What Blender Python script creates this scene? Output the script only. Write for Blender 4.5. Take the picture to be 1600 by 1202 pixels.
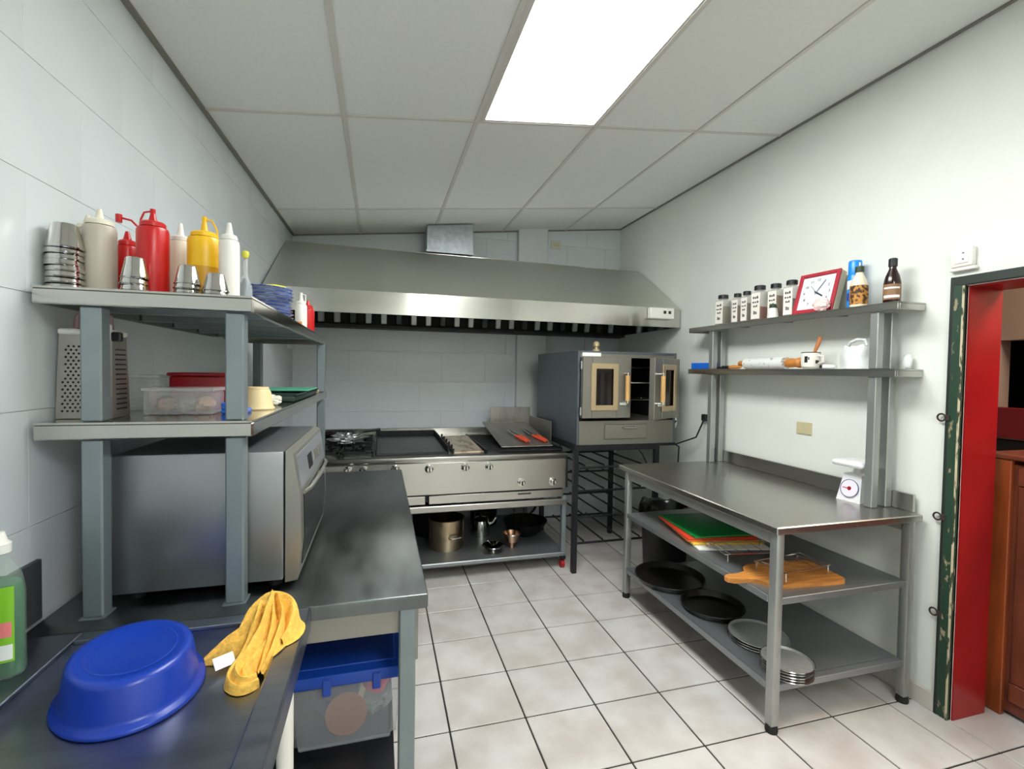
import bpy, bmesh, math, random
from math import sin, cos, pi, radians, sqrt, atan2, exp
from mathutils import Matrix, Vector, noise
random.seed(7)
SC = bpy.context.scene
for o in list(bpy.data.objects): bpy.data.objects.remove(o)
COL = SC.collection

# ------------------------------------------------------------------ camera, world, exposure
cam_d = bpy.data.cameras.new('camera'); cam = bpy.data.objects.new('camera', cam_d); COL.objects.link(cam)
YAW, PIT, ROL = 0.2714, -0.0278, -0.0160
fw = Vector((sin(YAW)*cos(PIT), cos(YAW)*cos(PIT), sin(PIT)))
rt = Vector((cos(YAW), -sin(YAW), 0)); dn = fw.cross(rt)
r2 = rt*cos(ROL) + dn*sin(ROL); d2 = -rt*sin(ROL) + dn*cos(ROL)
M = Matrix((r2, -d2, -fw)).transposed().to_4x4(); M.translation = Vector((-0.291, -3.245, 1.506))
cam.matrix_world = M
cam_d.sensor_width = 36; cam_d.lens = 36*739.3/1600; cam_d.clip_start = 0.02
SC.camera = cam
SC.view_settings.view_transform = 'Standard'; SC.view_settings.look = 'None'
SC.view_settings.gamma = 1; SC.view_settings.use_curve_mapping = False
SC.view_settings.exposure = 1.0
W = bpy.data.worlds.new('world'); SC.world = W; W.use_nodes = True
W.node_tree.nodes['Background'].inputs[0].default_value = (.8, .9, 1, 1)
W.node_tree.nodes['Background'].inputs[1].default_value = 0.35
LIGHT_STRENGTH = 12.0        # ceiling panels

def lamp(name, loc, size, power, col=(1, 1, 1), rot=(0, 0, 0), size_y=None):
    d = bpy.data.lights.new(name, 'AREA'); d.energy = power; d.color = col; d.size = size
    if size_y: d.shape = 'RECTANGLE'; d.size_y = size_y
    o = bpy.data.objects.new(name, d); o.location = loc; o.rotation_euler = rot; COL.objects.link(o); return o
lamp('added_dining_fill', (3.0, -2.4, 2.6), .6, 20, (1, .85, .7))  # unseen fill light, added to brighten the room beyond the doorway

# ------------------------------------------------------------------ materials
def lin(c):
    return tuple(((v/255)/12.92 if v/255 <= .04045 else ((v/255+.055)/1.055)**2.4) for v in c)
def mat(name, c, rough=.5, metal=0, var=0, scale=8, stretch=(1, 1, 1), bump=0, emit=None, alpha=None, trans=0, rvar=0, rand=0, c2=None, coat=0, spec=None, world=False, detail=3, lo=.4, hi=.6, aniso=0):
    m = bpy.data.materials.new(name); m.use_nodes = True
    nt = m.node_tree; b = nt.nodes['Principled BSDF']; L = nt.links
    col = lin(c)
    b.inputs['Base Color'].default_value = (*col, 1); b.inputs['Roughness'].default_value = rough; b.inputs['Metallic'].default_value = metal
    if spec is not None: b.inputs['Specular IOR Level'].default_value = spec
    if coat: b.inputs['Coat Weight'].default_value = coat; b.inputs['Coat Roughness'].default_value = .08
    if aniso:
        tg = nt.nodes.new('ShaderNodeTangent'); tg.direction_type = 'RADIAL'; tg.axis = 'Z'
        b.inputs['Anisotropic'].default_value = aniso; b.inputs['Anisotropic Rotation'].default_value = .25; L.new(tg.outputs[0], b.inputs['Tangent'])
    if trans: b.inputs['Transmission Weight'].default_value = trans
    if alpha is not None: b.inputs['Alpha'].default_value = alpha
    if emit:
        b.inputs['Emission Color'].default_value = (*lin(emit[0]), 1); b.inputs['Emission Strength'].default_value = emit[1]
    if var or bump or rvar or c2:
        if world:
            g = nt.nodes.new('ShaderNodeNewGeometry'); src = g.outputs['Position']
        else:
            t = nt.nodes.new('ShaderNodeTexCoord'); src = t.outputs['Object']
        mp = nt.nodes.new('ShaderNodeMapping'); mp.inputs['Scale'].default_value = stretch; L.new(src, mp.inputs[0])
        n = nt.nodes.new('ShaderNodeTexNoise'); n.inputs['Scale'].default_value = scale; n.inputs['Detail'].default_value = detail
        L.new(mp.outputs[0], n.inputs[0])
        out = None
        if var or c2:
            r = nt.nodes.new('ShaderNodeValToRGB')
            r.color_ramp.elements[0].position = lo; r.color_ramp.elements[1].position = hi
            if c2: a0, a1 = lin(c2), col
            else: a0 = tuple(v*(1-var) for v in col); a1 = tuple(min(1, v*(1+var)) for v in col)
            r.color_ramp.elements[0].color = (*a0, 1); r.color_ramp.elements[1].color = (*a1, 1)
            L.new(n.outputs[0], r.inputs[0]); out = r.outputs[0]
            L.new(out, b.inputs['Base Color'])
        if rvar:
            mr = nt.nodes.new('ShaderNodeMapRange'); mr.inputs['From Min'].default_value = .3; mr.inputs['From Max'].default_value = .7
            mr.inputs['To Min'].default_value = max(.02, rough-rvar); mr.inputs['To Max'].default_value = rough+rvar
            L.new(n.outputs[0], mr.inputs[0]); L.new(mr.outputs[0], b.inputs['Roughness'])
        if bump:
            bp = nt.nodes.new('ShaderNodeBump'); bp.inputs['Strength'].default_value = bump; bp.inputs['Distance'].default_value = .01
            L.new(n.outputs[0], bp.inputs['Height']); L.new(bp.outputs[0], b.inputs['Normal'])
        if rand and out:
            oi = nt.nodes.new('ShaderNodeObjectInfo'); mr = nt.nodes.new('ShaderNodeMapRange')
            mr.inputs['To Min'].default_value = 1-rand; mr.inputs['To Max'].default_value = 1+rand
            L.new(oi.outputs['Random'], mr.inputs[0])
            hs = nt.nodes.new('ShaderNodeHueSaturation'); L.new(out, hs.inputs['Color']); L.new(mr.outputs[0], hs.inputs['Value'])
            L.new(hs.outputs[0], b.inputs['Base Color'])
    return m

steel = mat('brushed_steel', (184, 182, 177), .28, 1)
steel_p = mat('brushed_panel_steel', (188, 186, 180), .26, 1, aniso=.75)
steel_h = mat('hood_steel', (196, 194, 188), .15, 1, aniso=.75)
steel_c = mat('canopy_steel', (222, 222, 216), .38, 1)
steel_g = mat('glossy_shelf_steel', (186, 184, 178), .16, 1)
steel_v = mat('brushed_steel_upright', (160, 158, 150), .42, .9)
galv = mat('grey_painted_steel', (136, 147, 150), .42, .55, .03, 10)
galv_r = mat('satin_steel_tube', (172, 174, 172), .40, .75, .03, 10)
worn = mat('worn_worktop_steel', (114, 118, 119), .33, 1, .10, 5, (3, 1, 1), rvar=.05, detail=6)
sinkst = mat('scratched_sink_steel', (138, 144, 156), .33, 1, .05, 9, (1, 6, 1), rvar=.04, detail=6)
shelfst = mat('dull_zinc_shelf', (150, 154, 156), .45, .8, .04, 4)
polished = mat('polished_steel', (205, 203, 198), .12, 1)
chrome = mat('chrome', (225, 225, 222), .06, 1)
darkst = mat('dark_steel', (62, 64, 66), .38, .8, .2, 6)
black_iron = mat('black_iron', (20, 21, 23), .5, .3, .2, 12)
black_paint = mat('black_paint', (28, 29, 33), .42, .1, .1, 10)
oven_side = mat('oven_side_grey', (106, 114, 122), .38, .6)
oven_front = mat('oven_front_steel', (150, 147, 138), .42, .8)
gold = mat('brass_window_trim', (196, 176, 140), .4, .6)
woodh = mat('pale_wood_handle', (205, 160, 100), .5, 0, .12, 20, (1, 1, .2))
dark_in = mat('near_black_interior', (16, 14, 13), .7)  # even near-black for the hood filter backing and oven cavity
glass_dk = mat('oven_glass', (26, 18, 16), .06, 0, spec=.6)
mwst = mat('microwave_silver', (150, 153, 156), .36, .85, .04, 4)
mwfront = mat('microwave_front_silver', (170, 168, 160), .34, .8, .03, 4)
mwpanel = mat('microwave_panel', (150, 152, 156), .3, .4)
galv_duct = mat('galvanised_duct', (165, 172, 176), .38, .9, .1, 20)
wall_t = mat('glazed_wall_tile', (212, 218, 221), .22, 0, .02, 2, rand=.01, spec=.45)
joint = mat('wall_joint', (206, 211, 213), .8)
wall_p = mat('warm_white_paint', (224, 226, 219), .55, 0, .015, 3)
ceil_m = mat('ceiling_panel', (226, 228, 224), .85, 0, .01, 60, bump=.02)
rail_m = mat('ceiling_rail', (205, 202, 196), .5)
tile_m = mat('floor_tile', (206, 202, 198), .3, 0, 0, 5, (1, 1, 1), 0, c2=(188, 180, 174), rand=.02, world=True, detail=6, lo=.35, hi=.62)
grout = mat('floor_grout', (46, 41, 38), .9)
base_m = mat('baseboard_tile', (196, 190, 182), .35)
glow = bpy.data.materials.new('light_diffuser'); glow.use_nodes = True
_b = glow.node_tree.nodes['Principled BSDF']; _b.inputs['Emission Color'].default_value = (.97, 1, .985, 1); _b.inputs['Emission Strength'].default_value = LIGHT_STRENGTH
_b.inputs['Base Color'].default_value = (.8, .8, .8, 1)
frame_w = mat('white_frame', (200, 198, 192), .5)
blue_tub = mat('blue_plastic', (14, 54, 158), .32, 0, spec=.5)
food_pl = mat('food_tub_plastic', (222, 224, 226), .18, 0, alpha=.28)
yellow_c = mat('yellow_cloth', (238, 188, 84), .9, 0, .1, 90, bump=.3)
white_pl = mat('white_plastic', (232, 230, 222), .4)
cream = mat('cream_bottle', (232, 226, 206), .35, trans=0)
milky = mat('milky_bottle', (205, 196, 180), .35, 0, alpha=.85)
red_pl = mat('red_plastic', (196, 22, 24), .3)
dkred_pl = mat('dark_red_plastic', (140, 14, 28), .4)
yel_pl = mat('yellow_plastic', (242, 190, 20), .35)
mustard = mat('mustard_fill', (205, 150, 10), .35)
clear_pl = mat('clear_plastic', (225, 228, 230), .15, 0, alpha=.32)
clear_box = mat('clear_tub_plastic', (196, 200, 205), .22, 0, alpha=.34)
blue_lid = mat('blue_lid', (22, 70, 170), .35)
bright_blue = mat('bright_blue_plastic', (20, 100, 210), .35)
blue_rim = mat('blue_plate_glaze', (62, 88, 160), .2, 0, 0, 22, c2=(150, 170, 215), lo=.45, hi=.55)
white_gl = mat('white_glaze', (225, 228, 232), .2)
green_b = mat('green_board', (12, 140, 62), .45)
orange_b = mat('orange_board', (240, 120, 40), .45)
red_b = mat('red_board', (215, 60, 35), .45)
yellow_b = mat('yellow_board', (240, 200, 80), .45)
wood_b = mat('paddle_wood', (196, 130, 62), .45, 0, .2, 8, (1, 8, 8))
wood_o = mat('orange_wood', (200, 130, 60), .5, 0, .15, 10)
alu = mat('pizza_pan_aluminium', (176, 178, 176), .5, .55, .05, 60)
alu_screen = mat('pizza_screen_mesh', (120, 124, 124), .4, .9, .25, 140)
pan_black = mat('black_baked_pan', (26, 24, 23), .35, .2, .15, 6)
bag_black = mat('black_bag', (14, 14, 16), .25)
bin_black = mat('black_bin', (22, 22, 25), .45)
red_wood = mat('red_gloss_paint', (158, 22, 26), .35, 0, .06, 5)
red_dark = mat('dark_red_paint', (110, 14, 24), .4)
green_chip = mat('chipped_green_paint', (30, 60, 42), .55, 0, 0, 46, (1, 1, .45), .1, c2=(150, 136, 108), detail=5, lo=.33, hi=.40)
green_dark = mat('dark_green_metal', (28, 38, 32), .5)
brown_w = mat('brown_wood', (104, 52, 34), .35, 0, .2, 4, (6, 6, .6))
orange_w = mat('orange_brown_wood', (134, 62, 26), .35, 0, .2, 4, (6, 6, .6))
pink_wall = mat('pinkish_wall', (150, 128, 116), .7)
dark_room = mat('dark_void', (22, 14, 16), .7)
white_face = mat('clock_face', (222, 224, 238), .4)
ink = mat('black_ink', (24, 24, 26), .5)
grey_ink = mat('grey_hand', (120, 124, 132), .5)
clock_red = mat('clock_red_frame', (172, 40, 54), .35)
spice_lab = mat('white_label', (232, 226, 218), .6)
spice_green = mat('dried_herbs', (112, 108, 84), .9, 0, .2, 120)
spice_brown = mat('ground_spice', (142, 112, 92), .9, 0, .15, 120)
spice_red = mat('red_spice', (140, 60, 44), .9, 0, .15, 120)
spice_grey = mat('pepper_spice', (120, 112, 104), .9, 0, .25, 150)
jar_pl = mat('jar_plastic', (215, 208, 200), .12, 0, alpha=.25)
black_cap = mat('black_cap', (24, 26, 28), .4)
can_blue = mat('can_blue', (20, 140, 225), .3)
can_dkblue = mat('can_dark_blue', (16, 70, 160), .3)
amber_lab = mat('amber_label', (190, 130, 50), .5, 0, 0, 60, c2=(60, 36, 18), lo=.45, hi=.55)
sauce_pl = mat('cream_sauce', (225, 215, 190), .25)
dark_sauce = mat('dark_sauce', (38, 16, 12), .15)
brown_lab = mat('brown_label', (140, 104, 74), .5)
green_cap = mat('dark_green_cap', (40, 60, 36), .4)
pink_p = mat('pink_paper', (240, 205, 200), .7)
beige_pl = mat('beige_plate', (216, 204, 170), .45)
beige_cup = mat('beige_bowl', (222, 200, 150), .45)
soap_g = mat('green_soap', (20, 110, 50), .15, 0, alpha=.8)
soap_clear = mat('soap_bottle_plastic', (190, 210, 198), .12, 0, alpha=.18)
lab_green = mat('lime_label', (130, 195, 40), .4)
lab_pink = mat('pink_label_band', (235, 130, 130), .4)
lab_white = mat('label_white', (235, 238, 235), .4)
lab_red = mat('label_red', (215, 30, 40), .4)
lab_dk = mat('label_dark_green', (20, 110, 40), .4)
grater_st = mat('grater_steel', (168, 164, 156), .35, .8)
pinkish = mat('translucent_pink', (190, 150, 150), .3, 0, alpha=.55)
foil_m = mat('aluminium_foil', (228, 228, 230), .3, 1)
grill_plate = mat('greasy_grill_plate', (196, 182, 158), .4, .5, 0, 7, (3, 1, 1), c2=(140, 112, 86), lo=.35, hi=.5)
guard_st = mat('smeared_steel', (160, 157, 150), .40, .85, .10, 3, (5, 1, .8))
orange_grip = mat('orange_red_grip', (215, 80, 50), .45)
pot_st = mat('stockpot_steel', (190, 170, 140), .25, 1, .05, 6)
copper = mat('copper_toned_steel', (190, 150, 125), .25, 1)
dark_pot = mat('dark_cookware', (22, 21, 22), .45, .4)
caster_red = mat('red_caster', (170, 30, 24), .45)
rubber = mat('black_rubber', (18, 18, 18), .7)
teal = mat('teal_board', (90, 170, 140), .45)
dkgreen_b = mat('dark_green_tray', (16, 40, 32), .4)
tan = mat('tan_handle', (205, 190, 150), .5)
scrap = mat('white_wrap', (225, 222, 205), .5)
brown_plate = mat('brown_disc', (150, 92, 50), .5)
pink_item = mat('pink_item', (220, 90, 120), .5)
purple_item = mat('purple_item', (90, 80, 130), .5)
mug_w = mat('mug_white', (235, 232, 220), .25)
spoon_w = mat('spoon_wood', (196, 122, 74), .5)
bag_white = mat('white_bag', (236, 238, 238), .35, 0, alpha=.8)
stretch_white = mat('wrapped_roll', (226, 226, 222), .3, 0, 0, 12, (1, 3, 3), c2=(150, 148, 145), lo=.32, hi=.40)
scale_w = mat('scale_white', (228, 226, 228), .35)
dial_m = mat('scale_dial', (228, 222, 234), .4)
paper = mat('paper_white', (240, 240, 245), .7)
sponge_y = mat('yellow_green_lid', (212, 210, 70), .5)
beige_sw = mat('beige_wall_plate', (196, 186, 148), .45)

# ------------------------------------------------------------------ geometry helpers
class MB:
    def __init__(s): s.bm = bmesh.new()
    def _m(s, vs, T):
        if T is not None:
            for v in vs: v.co = T @ v.co
    def box(s, x0, x1, y0, y1, z0, z1, bev=0, T=None, seg=1):
        b = s.bm
        P = [b.verts.new(p) for p in ((x0, y0, z0), (x1, y0, z0), (x1, y1, z0), (x0, y1, z0), (x0, y0, z1), (x1, y0, z1), (x1, y1, z1), (x0, y1, z1))]
        F = [b.faces.new([P[i] for i in f]) for f in ((3, 2, 1, 0), (4, 5, 6, 7), (0, 1, 5, 4), (1, 2, 6, 5), (2, 3, 7, 6), (3, 0, 4, 7))]
        vs = P
        if bev:
            es = list({e for f in F for e in f.edges})
            r = bmesh.ops.bevel(b, geom=es, offset=bev, segments=seg, affect='EDGES', profile=.5)
            vs = list({v for f in r['faces'] for v in f.verts} | {v for v in P if v.is_valid})
        s._m(vs, T); return s
    def hexa(s, P):
        b = s.bm; P = [b.verts.new(p) for p in P]
        for f in ((3, 2, 1, 0), (4, 5, 6, 7), (0, 1, 5, 4), (1, 2, 6, 5), (2, 3, 7, 6), (3, 0, 4, 7)): b.faces.new([P[i] for i in f])
        return s
    def lathe(s, prof, T=None, n=24, sx=1, sy=1, arc=None, cap=False):
        b = s.bm; rings = []; al = []
        full = arc is None
        angs = [2*pi*i/n for i in range(n)] if full else [arc[0]+(arc[1]-arc[0])*i/n for i in range(n+1)]
        for r, z in prof:
            if r < 1e-6: v = b.verts.new((0, 0, z)); rings.append([v]); al.append(v)
            else:
                R = [b.verts.new((r*cos(a)*sx, r*sin(a)*sy, z)) for a in angs]; rings.append(R); al += R
        m = n if full else n
        for A, B in zip(rings, rings[1:]):
            for i in range(m):
                j = (i+1) % len(angs) if full else i+1
                if len(A) == 1 and len(B) == 1: continue
                if len(A) == 1: f = (A[0], B[j], B[i]) if False else (A[0], B[i], B[j])
                elif len(B) == 1: f = (A[i], B[0], A[j])
                else: f = (A[i], B[i], B[j], A[j])
                try: b.faces.new(f[::-1])
                except ValueError: pass
        s._m(al, T); return s
    def cyl(s, p0, p1, r, rb=None, n=12):
        p0 = Vector(p0); p1 = Vector(p1); d = p1-p0; h = d.length; rb = r if rb is None else rb
        T = Matrix.Translation(p0) @ d.to_track_quat('Z', 'Y').to_matrix().to_4x4()
        return s.lathe([(0, 0), (r, 0), (rb, h), (0, h)], T, n)
    def tube(s, pts, r, n=8, closed=False):
        b = s.bm; pts = [Vector(p) for p in pts]; N = len(pts); rings = []
        up = Vector((0, 0, 1)); prev = None
        for i, p in enumerate(pts):
            if closed: t = pts[(i+1) % N]-pts[i-1]
            else: t = pts[min(i+1, N-1)]-pts[max(i-1, 0)]
            t.normalize()
            if prev is None:
                a = t.cross(up if abs(t.z) < .9 else Vector((1, 0, 0))).normalized()
            else:
                a = (prev - t*prev.dot(t)).normalized()
            prev = a; c = t.cross(a)
            rr = r[i] if isinstance(r, (list, tuple)) else r
            rings.append([b.verts.new(p+a*(rr*cos(2*pi*k/n))+c*(rr*sin(2*pi*k/n))) for k in range(n)])
        for i in range(N if closed else N-1):
            A, B = rings[i], rings[(i+1) % N]
            for k in range(n): b.faces.new((A[k], A[(k+1) % n], B[(k+1) % n], B[k]))
        if not closed:
            b.faces.new(rings[0][::-1]); b.faces.new(rings[-1])
        return s
    def prism(s, pts, a0, a1, axis='x', T=None):
        b = s.bm
        def P(p, a): return {'x': (a, p[0], p[1]), 'y': (p[0], a, p[1]), 'z': (p[0], p[1], a)}[axis]
        A = [b.verts.new(P(p, a0)) for p in pts]; B = [b.verts.new(P(p, a1)) for p in pts]; n = len(pts)
        b.faces.new(A); b.faces.new(B[::-1])
        for i in range(n): b.faces.new((A[i], B[i], B[(i+1) % n], A[(i+1) % n]))
        bmesh.ops.recalc_face_normals(b, faces=b.faces[:]) if False else None
        s._m(A+B, T); return s
    def grid(s, fn, nu, nv, T=None, wrap=False):
        b = s.bm; V = [[b.verts.new(fn(i/(nu if wrap else nu-1), j/(nv-1))) for j in range(nv)] for i in range(nu)]
        for i in range(nu if wrap else nu-1):
            for j in range(nv-1):
                I = (i+1) % nu
                b.faces.new((V[i][j], V[I][j], V[I][j+1], V[i][j+1]))
        s._m([v for r in V for v in r], T); return s
    def build(s, name, m, parent=None, sharp=35, T=None):
        if T is not None: s._m(s.bm.verts, T)
        bmesh.ops.remove_doubles(s.bm, verts=s.bm.verts[:], dist=1e-6)
        bmesh.ops.recalc_face_normals(s.bm, faces=s.bm.faces[:])
        me = bpy.data.meshes.new(name); s.bm.to_mesh(me); s.bm.free()
        if len(me.polygons):
            me.polygons.foreach_set('use_smooth', [True]*len(me.polygons))
            me.set_sharp_from_angle(angle=radians(sharp))
        if m: me.materials.append(m)
        o = bpy.data.objects.new(name, me); COL.objects.link(o)
        if parent: o.parent = parent
        return o

def tag(o, label, cat, group=None):
    o['label'] = label; o['category'] = cat
    if group: o['group'] = group
    return o
def thing(name, label, cat, loc=(0, 0, 0), rz=0, group=None):
    o = bpy.data.objects.new(name, None); COL.objects.link(o); o.empty_display_size = .05
    o.location = loc; o.rotation_euler = (0, 0, rz); return tag(o, label, cat, group)
def struct(o): o['kind'] = 'structure'; return o
def dup(root, loc, label=None, rz=None, scale=None):
    def cp(o, par):
        c = o.copy(); COL.objects.link(c)
        if par: c.parent = par
        for ch in list(o.children): cp(ch, c)
        return c
    r = cp(root, None); r.location = loc
    if label: r['label'] = label
    if rz is not None: r.rotation_euler.z = rz
    if scale: r.scale = scale
    return r
def linked(o, name, parent, loc, scale=None):
    c = bpy.data.objects.new(name, o.data); COL.objects.link(c); c.parent = parent; c.location = loc
    if scale: c.scale = scale
    return c
def Tr(x=0, y=0, z=0): return Matrix.Translation((x, y, z))
def Rz(a): return Matrix.Rotation(a, 4, 'Z')
def Rx(a): return Matrix.Rotation(a, 4, 'X')
def Ry(a): return Matrix.Rotation(a, 4, 'Y')
def text_part(txt, size, name, m, parent, T, ext=.0004, align='CENTER'):
    cu = bpy.data.curves.new(name, 'FONT'); cu.body = txt; cu.size = size; cu.extrude = ext; cu.resolution_u = 2
    cu.align_x = align; cu.align_y = 'CENTER'
    t = bpy.data.objects.new(name, cu); COL.objects.link(t)
    bpy.context.view_layer.update()
    me = bpy.data.meshes.new_from_object(t.evaluated_get(bpy.context.evaluated_depsgraph_get()))
    bpy.data.objects.remove(t); me.materials.clear(); me.materials.append(m)
    o = bpy.data.objects.new(name, me); COL.objects.link(o); o.parent = parent; o.matrix_local = T; return o
ORD = ['topmost', 'second from the top', 'third from the top', 'fourth from the top', 'fifth from the top', 'sixth from the top',
       'seventh from the top', 'eighth from the top', 'ninth from the top', 'tenth from the top', 'eleventh from the top']

# ------------------------------------------------------------------ room shell
DB, WR, YF = 1.29, 2.13, -5.2            # back wall, right wall, wall behind the camera
def wl(y): return -1.095 + (y+1.86)*.0175  # left wall runs slightly out of square
CS = math.atan(.35/3.18)
def cz(x): return 2.66 + (x+1.05)*.35/3.18
# floor
fl = struct(MB().box(-1.3, 5.2, YF-.1, 1.6, -.12, -.004).build('floor', grout))
TS = .33
tl = MB().box(-.1612, .1612, -.1612, .1612, -.012, 0, bev=.0018).build('tile', tile_m, fl)
first = True
for i in range(-4, 7):
    for j in range(-16, 4):
        x0, x1 = i*TS, (i+1)*TS; y0, y1 = j*TS, (j+1)*TS
        cx0, cx1 = max(x0, wl(y0)), min(x1, WR); cy0, cy1 = max(y0, YF), min(y1, DB)
        if cx1-cx0 < .02 or cy1-cy0 < .02: continue
        loc = ((cx0+cx1)/2, (cy0+cy1)/2, 0); sc = ((cx1-cx0)/TS, (cy1-cy0)/TS, 1)
        if first: tl.location = loc; tl.scale = sc; first = False
        else: linked(tl, 'tile', fl, loc, sc)
for i in range(0, 7):                      # paler floor tiles seen through the doorway
    for j in range(-11, 2):
        linked(tl, 'tile', fl, (2.13+.165+i*TS, (j+.5)*TS, 0), (1, 1, 1))
# left wall with tiles
TH, TW = .279, .42
wlo = struct(MB().hexa([(wl(YF)-.12, YF, -.004), (wl(YF)-.004, YF, -.004), (wl(1.45)-.004, 1.45, -.004), (wl(1.45)-.12, 1.45, -.004),
     (wl(YF)-.12, YF, 3.2), (wl(YF)-.004, YF, 3.2), (wl(1.45)-.004, 1.45, 3.2), (wl(1.45)-.12, 1.45, 3.2)]).build('wall_left', joint))
wt = MB().box(-.006, 0, -TW/2+.0002, TW/2-.0002, -TH/2+.0006, TH/2-.0006, bev=.0005).build('tile', wall_t, wlo)
a = -math.atan(.0175); first = True
for k in range(10):
    for j in range(16):
        y = DB - (j+.5)*TW - (0 if k % 2 else TW/2)
        z = (k+.5)*TH
        if k*TH > cz(-1.05)+.02: continue
        o = wt if first else linked(wt, 'tile', wlo, (0, 0, 0)); first = False
        o.location = (wl(y)-.0005, y, z); o.rotation_euler.z = a
# back wall with tiles
wb = struct(MB().box(-1.25, 2.4, DB+.004, DB+.15, -.004, 3.3).build('wall_back', joint))
bt = MB().box(-TW/2+.0010, TW/2-.0010, 0, .006, -TH/2+.0010, TH/2-.0010, bev=.0006).build('tile', wall_t, wb)
first = True
for k in range(11):
    for i in range(9):
        x = .063 + (i-2.5)*TW + (0 if k % 2 == 0 else -TW/2)
        x0, x1 = max(x-TW/2, wl(DB)), min(x+TW/2, WR)
        if x1-x0 < .03 or k*TH > cz(x1): continue
        o = bt if first else linked(bt, 'tile', wb, (0, 0, 0)); first = False
        o.location = ((x0+x1)/2, DB, (k+.5)*TH); o.scale.x = (x1-x0)/TW
struct(MB().box(1.0, 1.30, 1.225, DB, -.004, cz(1.3)+.05, bev=.004).build('trim_1', mat('column_tile', (206, 210, 210), .25)))
# right wall (painted) with the doorway
DY0, DY1, DZ = -2.76, -1.80, 1.905
wr = struct(MB().box(WR, WR+.20, DY1, 1.45, -.004, 3.3).box(WR, WR+.20, YF, DY0, -.004, 3.3).box(WR, WR+.20, DY0, DY1, DZ, 3.3).build('wall_right', wall_p))
struct(MB().box(-1.4, WR+.2, YF-.15, YF, -.004, 3.3).build('wall_front', wall_p))
struct(MB().box(WR-.012, WR, -1.745, DB, 0, .085, bev=.003).build('baseboard_right', base_m))
# ceiling: tilted grid, hung from a slab
ce = struct(MB().box(-.1, 3.45, YF-.05, 1.4, .03, .09).build('ceiling', rail_m))
ce.location = (-1.05, 0, 2.66); ce.rotation_euler.y = -CS
k_ = 1/cos(CS)
us = [-.06, (-.47+1.05)*k_, (.18+1.05)*k_, (.852+1.05)*k_, (1.507+1.05)*k_, (2.13+1.05)*k_+.01]
vs_ = [DB+.01, .595, -.79, -2.18, -3.57, -4.96, YF-.02]
LIT = {(2, 2), (2, 4)}
pn = MB().box(-.5, .5, -.5, .5, .006, .02).build('ceiling_panel', ceil_m, ce); first = True
for i in range(5):
    for j in range(6):
        if (i, j) in LIT: continue
        u0, u1, v1, v0 = us[i], us[i+1], vs_[j], vs_[j+1]
        o = pn if first else linked(pn, 'ceiling_panel', ce, (0, 0, 0)); first = False
        o.location = ((u0+u1)/2, (v0+v1)/2, 0); o.scale = (u1-u0-.001, v1-v0-.001, 1)
for u in us[1:5]: MB().box(u-.012, u+.012, YF, DB, 0, .006, bev=.001).build('grid_rail', rail_m, ce)
for v in vs_[1:6]:
    for i in range(5): MB().box(us[i]+.012, us[i+1]-.012, v-.010, v+.010, 0, .006, bev=.001).build('grid_rail', rail_m, ce)
edge_m = mat('wall_angle', (128, 126, 118), .6)
ua, ub = (wl(YF)+1.05)*k_, (wl(DB)+1.05)*k_
MB().hexa([(ua, YF, -.004), (ua+.02, YF, -.004), (ub+.02, DB, -.004), (ub, DB, -.004), (ua, YF, .006), (ua+.02, YF, .006), (ub+.02, DB, .006), (ub, DB, .006)]).build('wall_angle', edge_m, ce)
for u0, u1, v0, v1 in ((us[5]-.028, us[5]-.01, YF, DB), (ub+.022, us[5]-.03, DB-.02, DB-.002)):
    MB().box(u0, u1, v0, v1, -.003, .006, bev=.001).build('wall_angle', edge_m, ce)
def ceiling_light(j, label):
    t = thing('ceiling_light', label, 'light', (-1.05, 0, 2.66)); t.rotation_euler.y = -CS
    u0, u1, v1, v0 = us[2]+.012, us[3]-.012, vs_[j]-.01, vs_[j+1]+.01
    f = MB()
    for b in ((u0, u0+.03, v0, v1), (u1-.012, u1, v0, v1), (u0+.03, u1-.012, v0, v0+.014), (u0+.03, u1-.012, v1-.014, v1)):
        f.box(*b, .002, .025, bev=.002)
    f.build('frame', frame_w, t)
    MB().box(u0+.03, u1-.012, v0+.014, v1-.014, .006, .02).build('diffuser', glow, t)
ceiling_light(2, 'bright rectangular ceiling light panel set in the sloping tiled ceiling')
ceiling_light(4, 'second ceiling light panel in the ceiling behind the camera')

# doorway frame, hinges, room beyond
dr = struct(MB().box(WR-.012, WR+.012, DY1, DY1+.046, 0, 1.945, bev=.003).box(WR-.012, WR+.012, DY0-.045, DY0, 0, 1.945, bev=.003).build('door_1', green_chip))
MB().box(WR-.013, WR+.012, DY0-.045, DY1+.046, 1.907, 1.947, bev=.003).build('header', green_dark, dr)
MB().box(WR-.014, WR-.002, DY1+.040, DY1+.054, 0, 1.947, bev=.002).build('edge_strip', green_dark, dr)
MB().box(WR+.012, WR+.215, DY1-.006, DY1-.001, 0, 1.905).box(WR+.012, WR+.215, DY0+.001, DY0+.006, 0, 1.905).build('red_jamb', red_wood, dr)
MB().box(WR+.012, WR+.215, DY0+.007, DY1-.007, 1.897, 1.905).build('red_lintel', red_wood, dr)
chip_m = mat('flaked_cream_edge', (196, 182, 152), .7, 0, 0, 50, (1, 1, .3), c2=(52, 62, 44), detail=4, lo=.44, hi=.52)
MB().box(WR-.0128, WR-.0121, DY1, DY1+.009, 0, 1.905).build('flaked_edge', chip_m, dr)
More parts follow.
